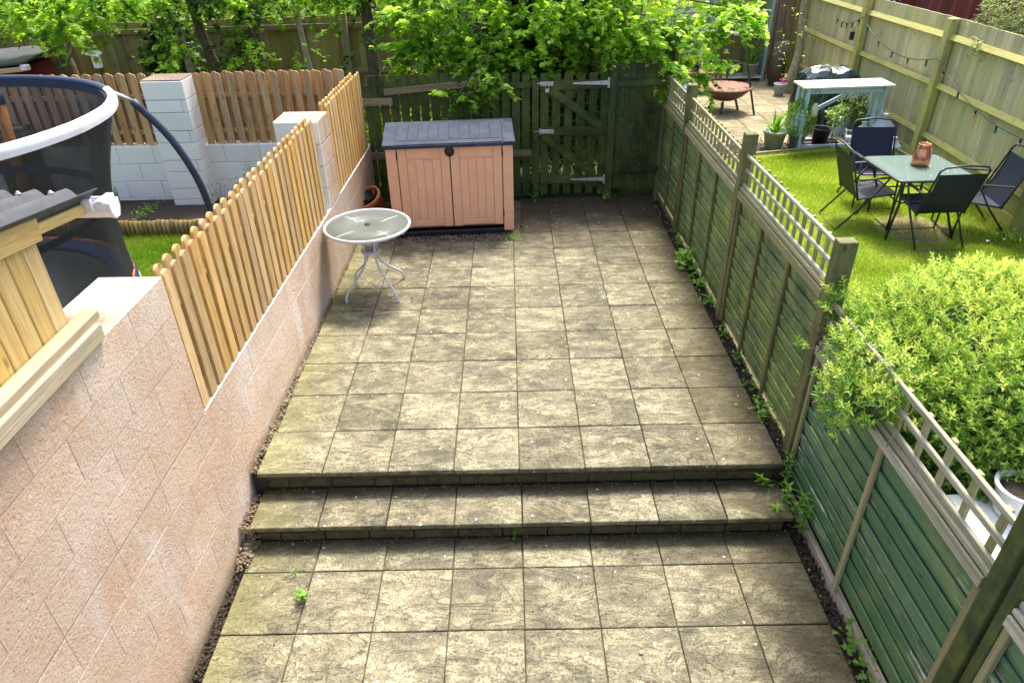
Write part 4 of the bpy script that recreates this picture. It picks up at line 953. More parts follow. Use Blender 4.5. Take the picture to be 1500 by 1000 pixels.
ch = lthing('folding_chair', 'black folding patio chair on the left side of the glass table', 'chair', (5.86, 4.17, 0), R(-92), 'black folding chairs round the glass table')
cw = .26
bt_, bb_ = (-.33, .93), (-.14, .36)   # back top / bottom (y,z)
def lerp(a, b, t): return tuple(x_+(y_-x_)*t for x_, y_ in zip(a, b))
up = [(-cw, *lerp(bb_, bt_, 0)), (-cw, *lerp(bb_, bt_, .93)), (-cw+.04, *lerp(bb_, bt_, 1.0)), (0, bt_[0]-.012, bt_[1]+.025), (cw-.04, *lerp(bb_, bt_, 1.0)), (cw, *lerp(bb_, bt_, .93)), (cw, *lerp(bb_, bt_, 0))]
tube('back_frame', up, .011, BLACKT, ch, 8)
c0, c1 = lerp(bb_, bt_, .02), lerp(bb_, bt_, .86)
V, F = [], []
for i in range(13):
    t = i/12; y_, z_ = lerp(c0, c1, t); bow = -.018*math.sin(PI*t)
    for x_ in (-cw+.012, 0, cw-.012): V += [(x_, y_+bow, z_)]
for i in range(12):
    for k in range(2): F.append((i*3+k, i*3+k+1, i*3+k+4, i*3+k+3))
mesh('backrest', V, F, SLING, ch, smooth=True)
V, F = [], []
for i in range(9):
    t = i/8; y_ = -.15+.40*t; z_ = .375+.055*t-.018*math.sin(PI*t)
    for x_ in (-cw+.012, 0, cw-.012): V.append((x_, y_, z_))
for i in range(8):
    for k in range(2): F.append((i*3+k, i*3+k+1, i*3+k+4, i*3+k+3))
mesh('seat', V, F, SLING, ch, smooth=True)
tube('seat_frame', [(-cw, -.16, .37), (-cw, .24, .43), (-cw+.03, .265, .435), (cw-.03, .265, .435), (cw, .24, .43), (cw, -.16, .37)], .011, BLACKT, ch, 8)
for s in (-1, 1):
    box('armrest', (.038, .44, .014), BLACKT, ch, (s*(cw+.025), .03, .625), (R(3), 0, 0), .005)
    tube('front_leg', [(s*(cw+.02), .23, .625), (s*(cw+.02), .28, .0)], .011, BLACKT, ch, 8)
    tube('rear_leg', [(s*(cw+.005), .14, .60), (s*(cw+.005), -.02, .36), (s*(cw+.005), -.33, .0)], .011, BLACKT, ch, 8)
tube('floor_bar', [(-cw-.02, .28, .012), (cw+.02, .28, .012)], .009, BLACKT, ch, 8); tube('floor_bar', [(-cw, -.32, .012), (cw, -.32, .012)], .009, BLACKT, ch, 8)
gch = 'black folding chairs round the glass table'
copy_thing(ch, (6.40, 3.62, 0), R(2), 'black folding patio chair nearest the camera with its back towards us', gch)
copy_thing(ch, (6.30, 4.82, 0), R(176), 'black folding patio chair beyond the glass table facing the camera', gch)
copy_thing(ch, (7.02, 3.86, 0), R(82), 'black folding patio chair leaning back against the closeboard fence', gch)

# ------------------------------------------------------------------ fire pit, shepherd tripod, shelves
fp = thing('fire_pit', 'rusty round fire pit with flat lid on three legs', 'fire pit', (5.70, 9.45, .012))
lathe('bowl', [(.05, .17), (.18, .19), (.32, .26), (.40, .34), (.43, .385)], DRUST, fp, (5.70, 9.45, .03), 40)
lathe('lid', [(.45, .385), (.465, .395), (.46, .415), (.30, .425), (.0001, .43)], RUST, fp, (5.70, 9.45, .03), 40)
for k in range(1, 6): box('lid_rib', (.004, math.sqrt(max(.01, .2-(.15*k-.45)**2))*1.9, .008), DRUST, fp, (5.70-.45+.15*k, 9.45, .455), bev=0)
tube('handle', smoothpts([(5.64, 9.10, .435), (5.65, 9.09, .47), (5.75, 9.09, .47), (5.76, 9.10, .435)]), .006, BLACKT, fp, 6)
for a in (R(250), R(10), R(130)): beam('leg', (5.70+.22*math.cos(a), 9.45+.22*math.sin(a), .22), (5.70+.30*math.cos(a), 9.45+.30*math.sin(a), .012), .05, .03, BLACKT, fp)
tr_ = thing('tripod', 'tall black metal tripod standing over the far patio', 'tripod', (5.9, 9.9, .012))
for e in ((6.17, 9.08), (5.35, 10.2), (6.10, 10.75)): tube('leg', [(e[0], e[1], .012), (5.84, 9.95, 1.9)], .018, BLACKT, tr_, 8)
tube('ring', [(5.84+.22*math.cos(2*PI*k/20), 9.95+.22*math.sin(2*PI*k/20), .75) for k in range(20)], .008, BLACKT, tr_, 6, True)
tube('chain', [(5.84, 9.95, 1.9), (5.84, 9.95, .8)], .006, BLACKT, tr_, 6)
shv = thing('shelf_unit', 'white and teal open shelf unit with pots at the far end', 'shelf unit', (6.3, 12, 0))
for xx in (5.97, 7.16): box('side', (.06, .35, 2.0), TEALW, shv, (xx, 12.0, 1.0))
for zz in (.10, .95, 1.7): box('shelf', (1.14, .36, .04), WHITEW, shv, (6.565, 12.0, zz))
shv2 = thing('greenhouse_frame', 'white panelled lean-to frame behind the vine leaves', 'frame', (5.3, 12.1, 0))
for xx in (4.62, 5.25, 5.88): box('upright', (.09, .08, 2.3), WHITEW, shv2, (xx, 12.1, 1.15))
for zz in (.42, 1.2, 2.1): box('rail', (1.3, .06, .09), WHITEW, shv2, (5.25, 12.08, zz))
for k in range(12): box('slat', (.56, .02, .085), WHITEW, shv2, (5.60, 12.13, .5+k*.11), bev=.003)
def planter(name, label, cat, x, y, z, prof, mat, strap=None, n=60, h=.35, grp=None):
    t = thing(name, label, cat, (x, y, z), grp); lathe('pot', prof, mat, t, (x, y, z), 26)
    rt_, ht = prof[-3][0]*.9 if len(prof) > 3 else .1, prof[2][1]
    lathe('soil', [(rt_*.98, ht*.92), (.0001, ht*.94)], SOIL, t, (x, y, z), 18)
    if strap:
        mat_, kind_ = strap
        if kind_ == 'strap':
            a = rng.uniform(0, 2*PI, n); el = rng.uniform(.4, 1.35, n); D = np.stack([np.cos(a)*np.cos(el), np.sin(a)*np.cos(el), np.sin(el)], 1)
            leaves('foliage', np.array([x, y, z+ht*.9])+rng.normal(0, .015, (n, 3))*[1, 1, 0], D, np.array([0, 0, 1.0])+unit(n)*.4, rng.uniform(.6, 1.1, n)*h, .022+rng.random(n)*.01, mat_, t, 'strap')
        else:
            m_ = n*10; P = ell((x, y, z+ht+h*.5), (h*.42, h*.42, h*.55), m_, .3); D = (P-np.array([x, y, z+ht+h*.3]))+unit(m_)*.08
            leaves('foliage', P, D, unit(m_)+np.array([0, 0, .8]), rng.uniform(.02, .045, m_), rng.uniform(.014, .024, m_), mat_, t, 'plain')
            for q in range(4): tube('stem', [(x, y, z+ht*.8), (x+ux(-.06, .06), y+ux(-.06, .06), z+ht+h*.5)], .006, BARK, t, 5)
    return t
potp = lambda r_, h: [(r_*.68, 0), (r_*.72, .01), (r_*.95, h*.86), (r_*1.05, h*.87), (r_*1.05, h), (r_*.9, h), (r_*.86, h*.85), (.0001, h*.83)]
planter('potted_plant', 'sage green pot with spiky cordyline at the left end of the bar table', 'potted plant', 5.86, 7.12, .012, potp(.175, .27), SAGE, (L_WEED, 'strap'), 46, .42)
planter('potted_plant', 'dull zinc pot with bushy evergreen beside the bar table', 'potted plant', 6.20, 7.10, .012, potp(.13, .22), ZINC, (leafmat('laurel_leaf', (.05, .14, .02), (.13, .26, .035), (.34, .46, .09), .35), 'bush'), 190, .52)
pk = planter('potted_plant', 'small grey pot with pink flower by the leaning planks', 'potted plant', 7.10, 10.55, .012, potp(.12, .22), GREYPOT)
leaves('petals', ell((7.14, 10.52, .30), (.06, .06, .05), 60), unit(60), unit(60), .04, .04, PINKF, pk)
planter('potted_plant', 'grey pot with red strap leaved plant on the middle shelf', 'potted plant', 6.35, 11.92, .97, potp(.17, .22), GREYPOT, (REDL, 'strap'), 60, .45)
planter('potted_plant', 'green pot on the bottom shelf at its left end', 'potted plant', 6.15, 11.95, .12, potp(.16, .25), SAGE, (L_BUSH, 'bush'), 30, .2)
planter('potted_plant', 'blue grey pot in the middle of the bottom shelf', 'potted plant', 6.52, 11.95, .12, potp(.14, .24), GREYPOT, (L_WEED, 'strap'), 30, .3)
planter('potted_plant', 'white rimmed pot with arching grass at the right of the bottom shelf', 'potted plant', 6.90, 11.9, .12, potp(.17, .26), SAGE, (L_HEDGE, 'strap'), 60, .62)
planter('potted_plant', 'low pot with dark red foliage on the wooden stand', 'potted plant', 5.50, 10.95, .42, potp(.10, .14), BLACKP, (REDL, 'bush'), 30, .18)
lp = lathe('plant_pot', potp(.08, .13), plain('lime_pot', (.42, .5, .05), .5), None, (5.78, 10.95, .42), 22); tagit(lp, 'small lime green pot on the wooden stand behind the fire pit', 'plant pot')
st_ = thing('plant_stand', 'low brown wooden stand behind the fire pit', 'stand', (5.6, 10.95, .012))
box('top', (.85, .4, .04), RUST, st_, (5.60, 10.95, .40)); [box('leg', (.05, .05, .37), RUST, st_, (5.6+a*.38, 10.95+b*.16, .195)) for a in (-1, 1) for b in (-1, 1)]
tr2 = thing('trough', 'pale blue grey trough behind the trellis corner on the far patio', 'trough', (4.95, 10.4, .012))
V = [(-.36, -.16, 0), (.36, -.16, 0), (.36, .16, 0), (-.36, .16, 0), (-.42, -.2, .24), (.42, -.2, .24), (.42, .2, .24), (-.42, .2, .24), (-.38, -.17, .24), (.38, -.17, .24), (.38, .17, .24), (-.38, .17, .24), (-.35, -.14, .05), (.35, -.14, .05), (.35, .14, .05), (-.35, .14, .05)]
F = [(3, 2, 1, 0)]+[(a+i, a+(i+1) % 4, a+(i+1) % 4+4, a+i+4) for a in (0, 4, 8) for i in range(4)]+[(12, 13, 14, 15)]
mesh('body', V, F, LANT, tr2, (4.95, 10.4, .03)); box('plinth', (.5, .25, .02), LANT, tr2, (4.95, 10.4, .02))
lw_ = thing('plank_stack', 'tall brown planks leaning in the far corner of the right garden', 'planks', (7.4, 11.9, 0))
for i, (xx, yy, ln_, w_) in enumerate([(7.28, 11.95, 2.5, .13), (7.42, 11.9, 2.7, .15), (7.56, 11.85, 2.4, .10), (7.66, 11.6, 2.6, .09), (7.74, 11.5, 2.5, .12), (7.36, 12.0, 2.2, .1)]):
    box('plank', (w_, .03, ln_), BROWNP, lw_, (xx, yy+.15, ln_/2), (R(-6), R(ux(-2, 2)), R(ux(-20, 20))))
rl = lathe('mesh_roll', [(.14, 0), (.14, .85), (.13, .85), (.13, .02)], plain('brown_mesh', (.10, .075, .06), .8), None, (7.32, 11.45, .012), 20); tagit(rl, 'upright roll of dark brown mesh in front of the leaning planks', 'roll')
ct = thing('tree', 'pale gnarled climber trunk in the far corner of the right garden', 'tree', (7.62, 10.9, 0))
tube('trunk', smoothpts([(7.35, 10.75, 0), (7.40, 10.8, .35), (7.50, 10.95, .8), (7.48, 11.1, 1.5), (7.55, 11.2, 2.3)]), [.11-.003*i for i in range(25)], BARKP, ct, 10)
crown('crown', [((7.35, 10.5, 1.0), (.4, .5, .8), 26)], L_LIME, ct, 'plain', per=5, leaf=(.03, .05))
bs = thing('shrub', 'rounded green shrub between the bar table and the closeboard fence', 'shrub', (7.32, 7.55, 0))
crown('foliage', [((7.28, 7.55, .42), (.22, .24, .34), 260)], L_BUSH, bs, 'plain', per=14, leaf=(.025, .045), ln=(.05, .14), wide=.5); tube('stem', [(7.28, 7.55, 0), (7.28, 7.55, .5)], .015, BARK, bs)
bs2 = thing('shrub', 'yellow green variegated plant seen through the blue bar frame', 'shrub', (6.95, 7.5, 0))
crown('foliage', [((6.92, 7.5, .42), (.13, .12, .16), 60)], L_HEDGE, bs2, 'plain', per=10, leaf=(.03, .05), ln=(.05, .12), wide=.6); tube('stem', [(6.92, 7.5, 0), (6.92, 7.5, .4)], .01, BARK, bs2)
cs = thing('watering_can', 'pale blue watering can behind the bar table', 'watering can', (7.1, 7.62, 0))
lathe('body', [(.12, 0), (.13, .02), (.13, .26), (.09, .30), (.05, .31)], LANT, cs, (7.10, 7.66, .012), 20); tube('spout', [(7.2, 7.6, .08), (7.34, 7.52, .36)], .014, LANT, cs); tube('handle', smoothpts([(7.0, 7.66, .3), (7.04, 7.66, .42), (7.16, 7.66, .42), (7.2, 7.66, .3)]), .008, LANT, cs)
# string lights on the close-board fence
sl_ = thing('string_lights', 'festoon string lights with coloured bulbs along the closeboard fence', 'string lights', (7.5, 6.3, 1.3))
sup = [(7.60, 8.85+.2, 1.53), (7.59, 8.78, 1.60), (7.55, 6.38, 1.42), (7.37, 3.75, 1.05), (7.30, 2.4, .95)]
sup = [(7.62, 9.9, 1.50), (7.59, 8.80, 1.62), (7.55, 6.30, 1.42), (7.36, 3.75, 1.02), (7.34, 2.6, .92)]
sag = [.10, .22, .16, .05]; cp = []
for (a, b), sgv in zip(zip(sup[:-1], sup[1:]), sag):
    for k in range(10): t = k/10; p = Vector(a).lerp(Vector(b), t); p.z -= 4*sgv*t*(1-t); cp.append(p)
cp.append(Vector(sup[-1])); tube('cable', cp, .006, BLACKP, sl_, 6)
bulbs = [plain('bulb_amber', (.75, .25, .05), .15), plain('bulb_green', (.02, .25, .18), .15), plain('bulb_pink', (.65, .2, .2), .15), plain('bulb_blue', (.03, .16, .25), .15)]
for k in range(1, len(cp)-1, 2):
    p = cp[k]; q = lathe('socket', [(.012, 0), (.013, .045), (.0001, .05)], BLACKP, sl_, (p.x, p.y, p.z-.05), 8, cache='sock'); lathe('bulb', [(.0001, -.045), (.016, -.03), (.019, -.012), (.011, 0)], bulbs[k//2 % 4], q, (p.x, p.y, p.z-.05), 10, cache='bulb%d' % (k//2 % 4))
hl = thing('hanging_lamp', 'small black lamp hanging on the closeboard fence post', 'lamp', (7.57, 8.7, 1.3)); box('body', (.06, .06, .13), BLACKP, hl, (7.55, 8.95, 1.32)); tube('hook', [(7.55, 8.95, 1.38), (7.58, 8.95, 1.46)], .005, BLACKP, hl, 6)
wl = thing('string_lights', 'white fairy lights strung in front of the maroon shed', 'string lights', (8.6, 9, 2)); cp = []
for k in range(25): t = k/24; cp.append(Vector((8.5, 11.5, 1.62)).lerp(Vector((8.2, 6.6, 2.35)), t)-Vector((0, 0, .5*t*(1-t))))
tube('cable', cp, .004, WHITEP, wl, 5)
for k in range(0, 25): p = cp[k]; lathe('bulb', [(.0001, -.03), (.014, -.015), (.01, 0)], WHITEV, wl, (p.x, p.y, p.z), 8, cache='wbulb')
yf = thing('bird_feeder', 'yellow hanging bird feeder tray above the closeboard fence', 'bird feeder', (8.2, 8.6, 1.8))
lathe('tray', [(.10, 0), (.14, .04), (.13, .04), (.0001, .01)], YELLOW, yf, (8.15, 8.75, 1.93), 20)
for a in (0, 2.1, 4.2): tube('cord', [(8.15+.13*math.cos(a), 8.75+.13*math.sin(a), 1.96), (8.15, 8.75, 2.35)], .004, YELLOW, yf, 5)
ts = thing('shrub', 'small leaved shrub growing over the top of the closeboard fence at top right', 'shrub', (8.2, 5.5, 0))
crown('foliage', [((8.15, 5.6, 2.15), (.45, .75, .42), 420), ((7.95, 5.9, 1.95), (.25, .3, .16), 80), ((7.66, 5.55, 1.72), (.10, .12, .08), 26)], leafmat('box_leaf', (.09, .13, .03), (.16, .22, .05), (.42, .46, .22), .3), ts, 'plain', per=16, leaf=(.025, .04), ln=(.06, .16), wide=.55)
tube('stem', [(8.3, 5.5, 0), (8.2, 5.55, 1.2), (8.15, 5.6, 2.1)], .03, BARK, ts)

# ------------------------------------------------------------------ grey bench, pot near right
gbn = thing('garden_bench', 'blue grey garden cabinet with pale top behind the near trellis', 'cabinet', (4.45, -1.3, 0))
box('body', (.75, 1.15, .66), GREYBX, gbn, (4.35, -1.60, .33), bev=.01); box('top', (.80, 1.20, .03), WHITEP, gbn, (4.35, -1.60, .68), bev=.006)
box('drawer', (.006, .5, .25), GREYBX, gbn, (3.972, -1.35, .5)); box('drawer', (.006, .5, .25), GREYBX, gbn, (3.972, -1.90, .5))
wpot = lathe('plant_pot', [(.085, 0), (.09, .01), (.10, .05), (.098, .055), (.108, .10), (.106, .105), (.115, .15), (.128, .155), (.13, .175), (.112, .175), (.105, .14), (.0001, .135)], WHITEPOT, None, (4.20, -1.14, .697), 36)
tagit(wpot, 'round ribbed white plant pot on the grey cabinet behind the near trellis', 'plant pot')
spl = lathe('compost', [(.104, .143), (.05, .15), (.0001, .152)], SOIL, wpot, (4.20, -1.14, .697), 20)

# ------------------------------------------------------------------ foliage: hedge
hd = thing('hedge', 'large rounded hedge with yellow green lance leaves behind the trellis', 'hedge', (4.8, -.3, 0))
def hedge(n=14000, per=9):
    c = np.array([5.02, -.26, .64]); rad = np.array([1.22, .92, .72])
    u_ = unit(n); u_[:, 2] = np.abs(u_[:, 2])*1.0-.35*(rng.random(n) < .45); u_ /= np.linalg.norm(u_, axis=1, keepdims=True)
    sup = (np.abs(u_)**2.8).sum(1)**(-1/2.8); p = c+u_*sup[:, None]*rad*(1-.13*rng.random(n)**1.5)[:, None]
    p += rng.normal(0, .02, (n, 3)); p[:, 2] += .03*np.sin(p[:, 0]*6)+.03*np.sin(p[:, 1]*7+1); return p, u_
p, u_ = hedge()
spill = [((3.72, -.42, 1.10), (.17, .40, .15), 200), ((3.60, -.62, 1.02), (.17, .20, .13), 120), ((3.74, .02, 1.22), (.10, .20, .10), 70), ((3.56, -.45, .90), (.10, .16, .07), 30), ((3.50, -.70, .86), (.08, .08, .05), 10)]
for c, rad, n in spill:
    q = ell(c, rad, n); p = np.concatenate([p, q]); d_ = (q-np.array(c)); d_[:, 0] -= .05; d_[:, 2] += .03; u_ = np.concatenate([u_, d_/np.linalg.norm(d_, axis=1, keepdims=True)])
ext = np.array([[3.50, -.13, 1.03], [3.46, -.15, 1.04], [3.43, -.16, 1.05], [3.50, -.30, .94], [3.48, -.52, 1.0], [3.44, -.56, 1.01], [3.40, -.58, 1.0]]); p = np.concatenate([p, ext]); u_ = np.concatenate([u_, np.tile([-.8, -.3, .3], (len(ext), 1))])
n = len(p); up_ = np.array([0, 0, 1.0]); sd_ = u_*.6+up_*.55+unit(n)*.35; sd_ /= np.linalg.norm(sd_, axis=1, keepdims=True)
base = rng.normal(.42, .20, n)+.38*(u_[:, 2]); Ps, Ds, Ns, Ls, Ts = [], [], [], [], []  # leaf tint paler on top, light from above painted in
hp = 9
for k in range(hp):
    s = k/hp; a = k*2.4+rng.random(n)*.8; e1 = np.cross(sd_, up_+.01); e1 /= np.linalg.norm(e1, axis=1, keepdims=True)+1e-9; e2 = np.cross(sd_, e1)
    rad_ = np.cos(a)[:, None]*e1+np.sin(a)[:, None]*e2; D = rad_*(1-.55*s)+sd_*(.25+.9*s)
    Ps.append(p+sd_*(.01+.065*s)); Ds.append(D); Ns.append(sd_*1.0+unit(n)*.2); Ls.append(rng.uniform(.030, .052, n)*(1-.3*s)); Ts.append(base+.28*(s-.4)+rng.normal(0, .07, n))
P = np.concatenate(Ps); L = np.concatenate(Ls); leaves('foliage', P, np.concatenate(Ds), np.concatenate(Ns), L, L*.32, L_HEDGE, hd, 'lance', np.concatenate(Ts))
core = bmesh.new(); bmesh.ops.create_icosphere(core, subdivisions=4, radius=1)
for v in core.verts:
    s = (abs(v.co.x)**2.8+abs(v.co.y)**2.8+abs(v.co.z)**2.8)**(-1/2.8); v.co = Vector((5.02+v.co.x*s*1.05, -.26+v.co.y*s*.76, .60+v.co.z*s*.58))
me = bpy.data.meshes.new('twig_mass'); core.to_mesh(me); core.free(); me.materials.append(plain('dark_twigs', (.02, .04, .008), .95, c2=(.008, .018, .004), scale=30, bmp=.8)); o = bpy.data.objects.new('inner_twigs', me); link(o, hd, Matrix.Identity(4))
for k in range(14):
    a = rng.uniform(-.8, .2); tube('stem', smoothpts([(3.95, a, .85), (3.78, a+ux(-.1, .1), 1.1), (3.60, a+ux(-.2, .1), 1.02+ux(-.08, .06))]), .004, BARK, hd, 5)
tube('stem', smoothpts([(3.72, -.12, 1.10), (3.55, -.14, 1.03), (3.43, -.16, 1.04)]), .003, BARK, hd, 5); tube('stem', smoothpts([(3.66, -.5, 1.02), (3.5, -.54, .99), (3.36, -.60, .98)]), .003, RUST, hd, 5)

# ------------------------------------------------------------------ trees
def trunk(parent, P, r0_, r1_, mat=BARK, name='trunk'):
    q = smoothpts(P, 6); m = len(q); q = [v+Vector((ux(-.006, .006), ux(-.006, .006), 0)) for v in q]
    return tube(name, q, [r0_+(r1_-r0_)*i/(m-1) for i in range(m)], mat, parent, 10)
def limb(parent, P, r0_, r1_, mat=BARK): return trunk(parent, P, r0_, r1_, mat, 'branch')
t1 = thing('tree', 'thick trunked tree at far left behind the picket fence', 'tree', (-4.3, 6.6, 0))
trunk(t1, [(-4.25, 6.6, -.05), (-4.28, 6.6, .8), (-4.32, 6.6, 1.5), (-4.40, 6.62, 2.2), (-4.3, 6.7, 3.6)], .17, .10)
for q in ([(-4.30, 6.6, 1.5), (-4.05, 6.5, 1.9), (-3.6, 6.3, 2.25), (-3.1, 6.1, 2.4)], [(-4.30, 6.6, 1.65), (-4.8, 6.4, 2.0), (-5.3, 6.3, 2.15)], [(-4.3, 6.6, 1.55), (-3.98, 6.3, 1.75), (-3.85, 6.2, 1.95)]): limb(t1, q, .035, .012, BARKP)
crown('crown', [((-4.9, 6.1, 2.36), (.8, .4, .16), 80), ((-3.85, 6.0, 2.12), (.42, .3, .10), 55), ((-3.4, 6.2, 2.36), (.6, .4, .12), 60), ((-4.2, 6.6, 3.2), (1.6, .9, .4), 60)], L_LIME, t1)
thin = [((-2.45, 6.4, 0), (-2.60, 6.5, 1.9), .06, 'slim grey trunk left of centre behind the picket fence', BARKP),
        ((-1.95, 6.5, 0), (-2.35, 6.6, 2.0), .085, 'leaning brown trunk second behind the right picket panel', BARK),
        ((-1.72, 6.7, 0), (-1.70, 6.8, 2.0), .11, 'thickest dark trunk behind the middle of the right picket panel', BARK),
        ((-1.40, 6.5, 0), (-1.62, 6.5, 2.0), .05, 'thin dark trunk behind the right half of the picket panel', BARK),
        ((-.90, 6.45, 0), (-.98, 6.5, 2.2), .05, 'straight slender green trunk near the corner of the picket fences', BARKP),
        ((-.02, 6.6, 0), (-.12, 6.7, 2.4), .10, 'brown trunk just left of the overhanging tree', BARK)]
for i, (a, b, r_, lb, m_) in enumerate(thin):
    t = thing('tree', lb, 'tree', a); trunk(t, [a, Vector(a).lerp(Vector(b), .5)+Vector((ux(-.04, .04), 0, 0)), b, Vector(b)+Vector((ux(-.2, .2), .1, 1.4))], r_, r_*.6, m_)
    bx_, by_ = b[0], b[1]
    bl = [((bx_+ux(-.15, .15), by_-.15, 2.34), (.45, .40, .12), 34 if i != 4 else 16), ((bx_+ux(-.2, .2), by_-.3, 1.72), (.20, .2, .16), 20 if i in (0, 2, 3) else 4), ((bx_, by_, 3.2), (.9, .7, .4), 34)]
    if i in (0, 1, 3): bl.append(((bx_+.12, by_-.35, 1.30), (.16, .15, .13), 12))
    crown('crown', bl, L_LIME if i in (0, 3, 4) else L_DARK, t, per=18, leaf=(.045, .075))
iv = thing('ivy', 'dark ivy clump on the tall fence post behind the left picket panel', 'ivy', (-3.2, 7.3, 0))
crown('foliage', [((-2.95, 6.9, 1.55), (.35, .35, .55), 230), ((-3.15, 6.6, 1.1), (.3, .3, .4), 110)], L_DARK, iv, 'lobed', per=14, leaf=(.045, .07), ln=(.06, .2)); tube('stem', [(-3.2, 7.3, 0), (-3.1, 7.2, 1.6)], .02, BARK, iv)
T = thing('tree', 'large overhanging lime green tree behind the green gate', 'tree', (1.9, 6.7, 0))
trunk(T, [(1.95, 6.8, -.05), (1.9, 6.8, .9), (1.85, 6.75, 1.8), (1.95, 6.7, 3.8)], .15, .09)
for q in ([(1.9, 6.75, 1.7), (1.5, 6.3, 2.15), (1.1, 5.8, 2.15), (.75, 5.5, 1.9)], [(1.9, 6.75, 1.8), (2.6, 6.2, 2.3), (3.6, 5.9, 2.3), (4.8, 5.9, 2.1)], [(1.9, 6.7, 1.9), (1.9, 6.0, 2.2), (1.7, 5.4, 1.95), (1.4, 5.12, 1.62), (1.18, 4.98, 1.38)], [(1.9, 6.7, 2.0), (2.6, 6.1, 2.35), (3.2, 5.5, 2.1)]): limb(T, q, .03 if q[-1][2] > 1.5 else .016, .005)
front = [((.95, 5.75, 1.75), (.55, .30, .22), 85), ((1.5, 5.5, 1.72), (.40, .25, .20), 70), ((.75, 5.7, 2.2), (.4, .3, .16), 70), ((-.25, 6.3, 2.42), (.5, .4, .10), 30),
         ((1.55, 5.1, 1.55), (.14, .12, .08), 8), ((1.20, 4.98, 1.36), (.13, .06, .04), 7), ((1.85, 5.3, 1.70), (.22, .15, .10), 14), ((2.3, 5.6, 2.02), (.50, .35, .18), 76), ((2.8, 5.6, 1.92), (.45, .3, .18), 80),
         ((3.3, 5.55, 1.93), (.42, .3, .15), 72), ((3.65, 5.35, 1.62), (.16, .2, .12), 22), ((3.95, 5.7, 1.80), (.28, .3, .18), 26), ((4.15, 5.9, 2.0), (.33, .35, .15), 20), ((4.6, 5.9, 2.06), (.28, .3, .10), 34), ((4.1, 5.7, 1.50), (.22, .2, .14), 16), ((4.55, 5.8, 1.52), (.10, .15, .07), 4),
         ((4.75, 6.0, 2.16), (.14, .2, .06), 10), ((2.3, 5.6, 2.4), (1.3, .5, .25), 120), ((4.4, 6.0, 2.6), (1.0, .5, .3), 20)]
crown('crown', front, L_LIME, T, per=20, leaf=(.055, .088))
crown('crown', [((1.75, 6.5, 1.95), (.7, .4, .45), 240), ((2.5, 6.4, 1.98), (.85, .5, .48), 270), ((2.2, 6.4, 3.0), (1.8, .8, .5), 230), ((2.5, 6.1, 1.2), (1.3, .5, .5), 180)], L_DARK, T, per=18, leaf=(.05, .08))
# tall growth in the alley seen between the palings
ag = leaves('weeds', np.stack([rng.uniform(-.2, 3.7, 5200), rng.uniform(5.42, 6.0, 5200), rng.uniform(.0, 1.05, 5200)**1.0], 1), unit(5200)+[0, 0, .6], unit(5200)+[0, 0, .6], rng.uniform(.05, .10, 5200), rng.uniform(.03, .06, 5200), L_LIME, None, 'plain', kind='stuff')
# sunlit foliage beyond the tall fence
bh = thing('hedge', 'bright sunlit foliage showing above the tall back fence', 'hedge', (-2, 9, 0))
crown('foliage', [((x_, 9.0+ux(-.2, .3), 2.2+ux(-.1, .2)), (1.2, .8, .9), 150) for x_ in np.arange(-9, 5, 1.2)], L_BACK, bh, 'plain', per=14, leaf=(.08, .14))
crown('foliage', [((x_, 10.2, 3.6), (1.6, .7, 1.4), 150) for x_ in np.arange(-12, 3.2, 1.8)], L_LIME, bh, 'plain', per=12, leaf=(.12, .2))

# ------------------------------------------------------------------ grass
def grass(name, n, fx, hgt=(.025, .06), mat=L_GRASS, tf=None):
    P = fx(n); D = unit(len(P))*.55+[0, 0, 1.0]; T_ = rng.normal(.5, .15, len(P))+.25*np.sin(P[:, 0]*3.1+np.sin(P[:, 1]*2.3)*2)*np.sin(P[:, 1]*2.7)
    return leaves(name, P, D, unit(len(P)), rng.uniform(*hgt, len(P)), rng.uniform(.004, .008, len(P)), mat, None, 'blade', T_, 'stuff')
def rg(n):
    P = np.stack([rng.uniform(3.8, 7.55, n), rng.uniform(.6, 7.1, n), np.zeros(n)], 1); y_lim = 6.25+(P[:, 0]-4)*.2286
    bare = ((P[:, 0]-6.45)/.42)**2+((P[:, 1]-3.92)/.45)**2; keep = (P[:, 1] < y_lim) & ((bare > 1) | (rng.random(n) < .25)); return P[keep]
grass('grass', 230000, rg)
grass('grass', 7000, lambda n: (lambda s: np.stack([4+s*3.5, 6.23+s*.8+rng.normal(0, .03, n), np.zeros(n)], 1))(rng.random(n)), (.05, .11))
grass('grass', 6000, lambda n: (lambda s: np.stack([7.38+rng.normal(0, .05, n), s*6.3, np.zeros(n)], 1))(rng.random(n)), (.05, .13))
grass('grass', 70000, lambda n: np.stack([rng.uniform(-3.6, -.35, n), rng.uniform(2.2, 4.24, n), np.full(n, -.03)], 1), (.03, .07), leafmat('shaded_grass', (.07, .15, .015), (.13, .24, .02), (.24, .30, .05), .4))  # darker copy of the grass, shade put into its colour
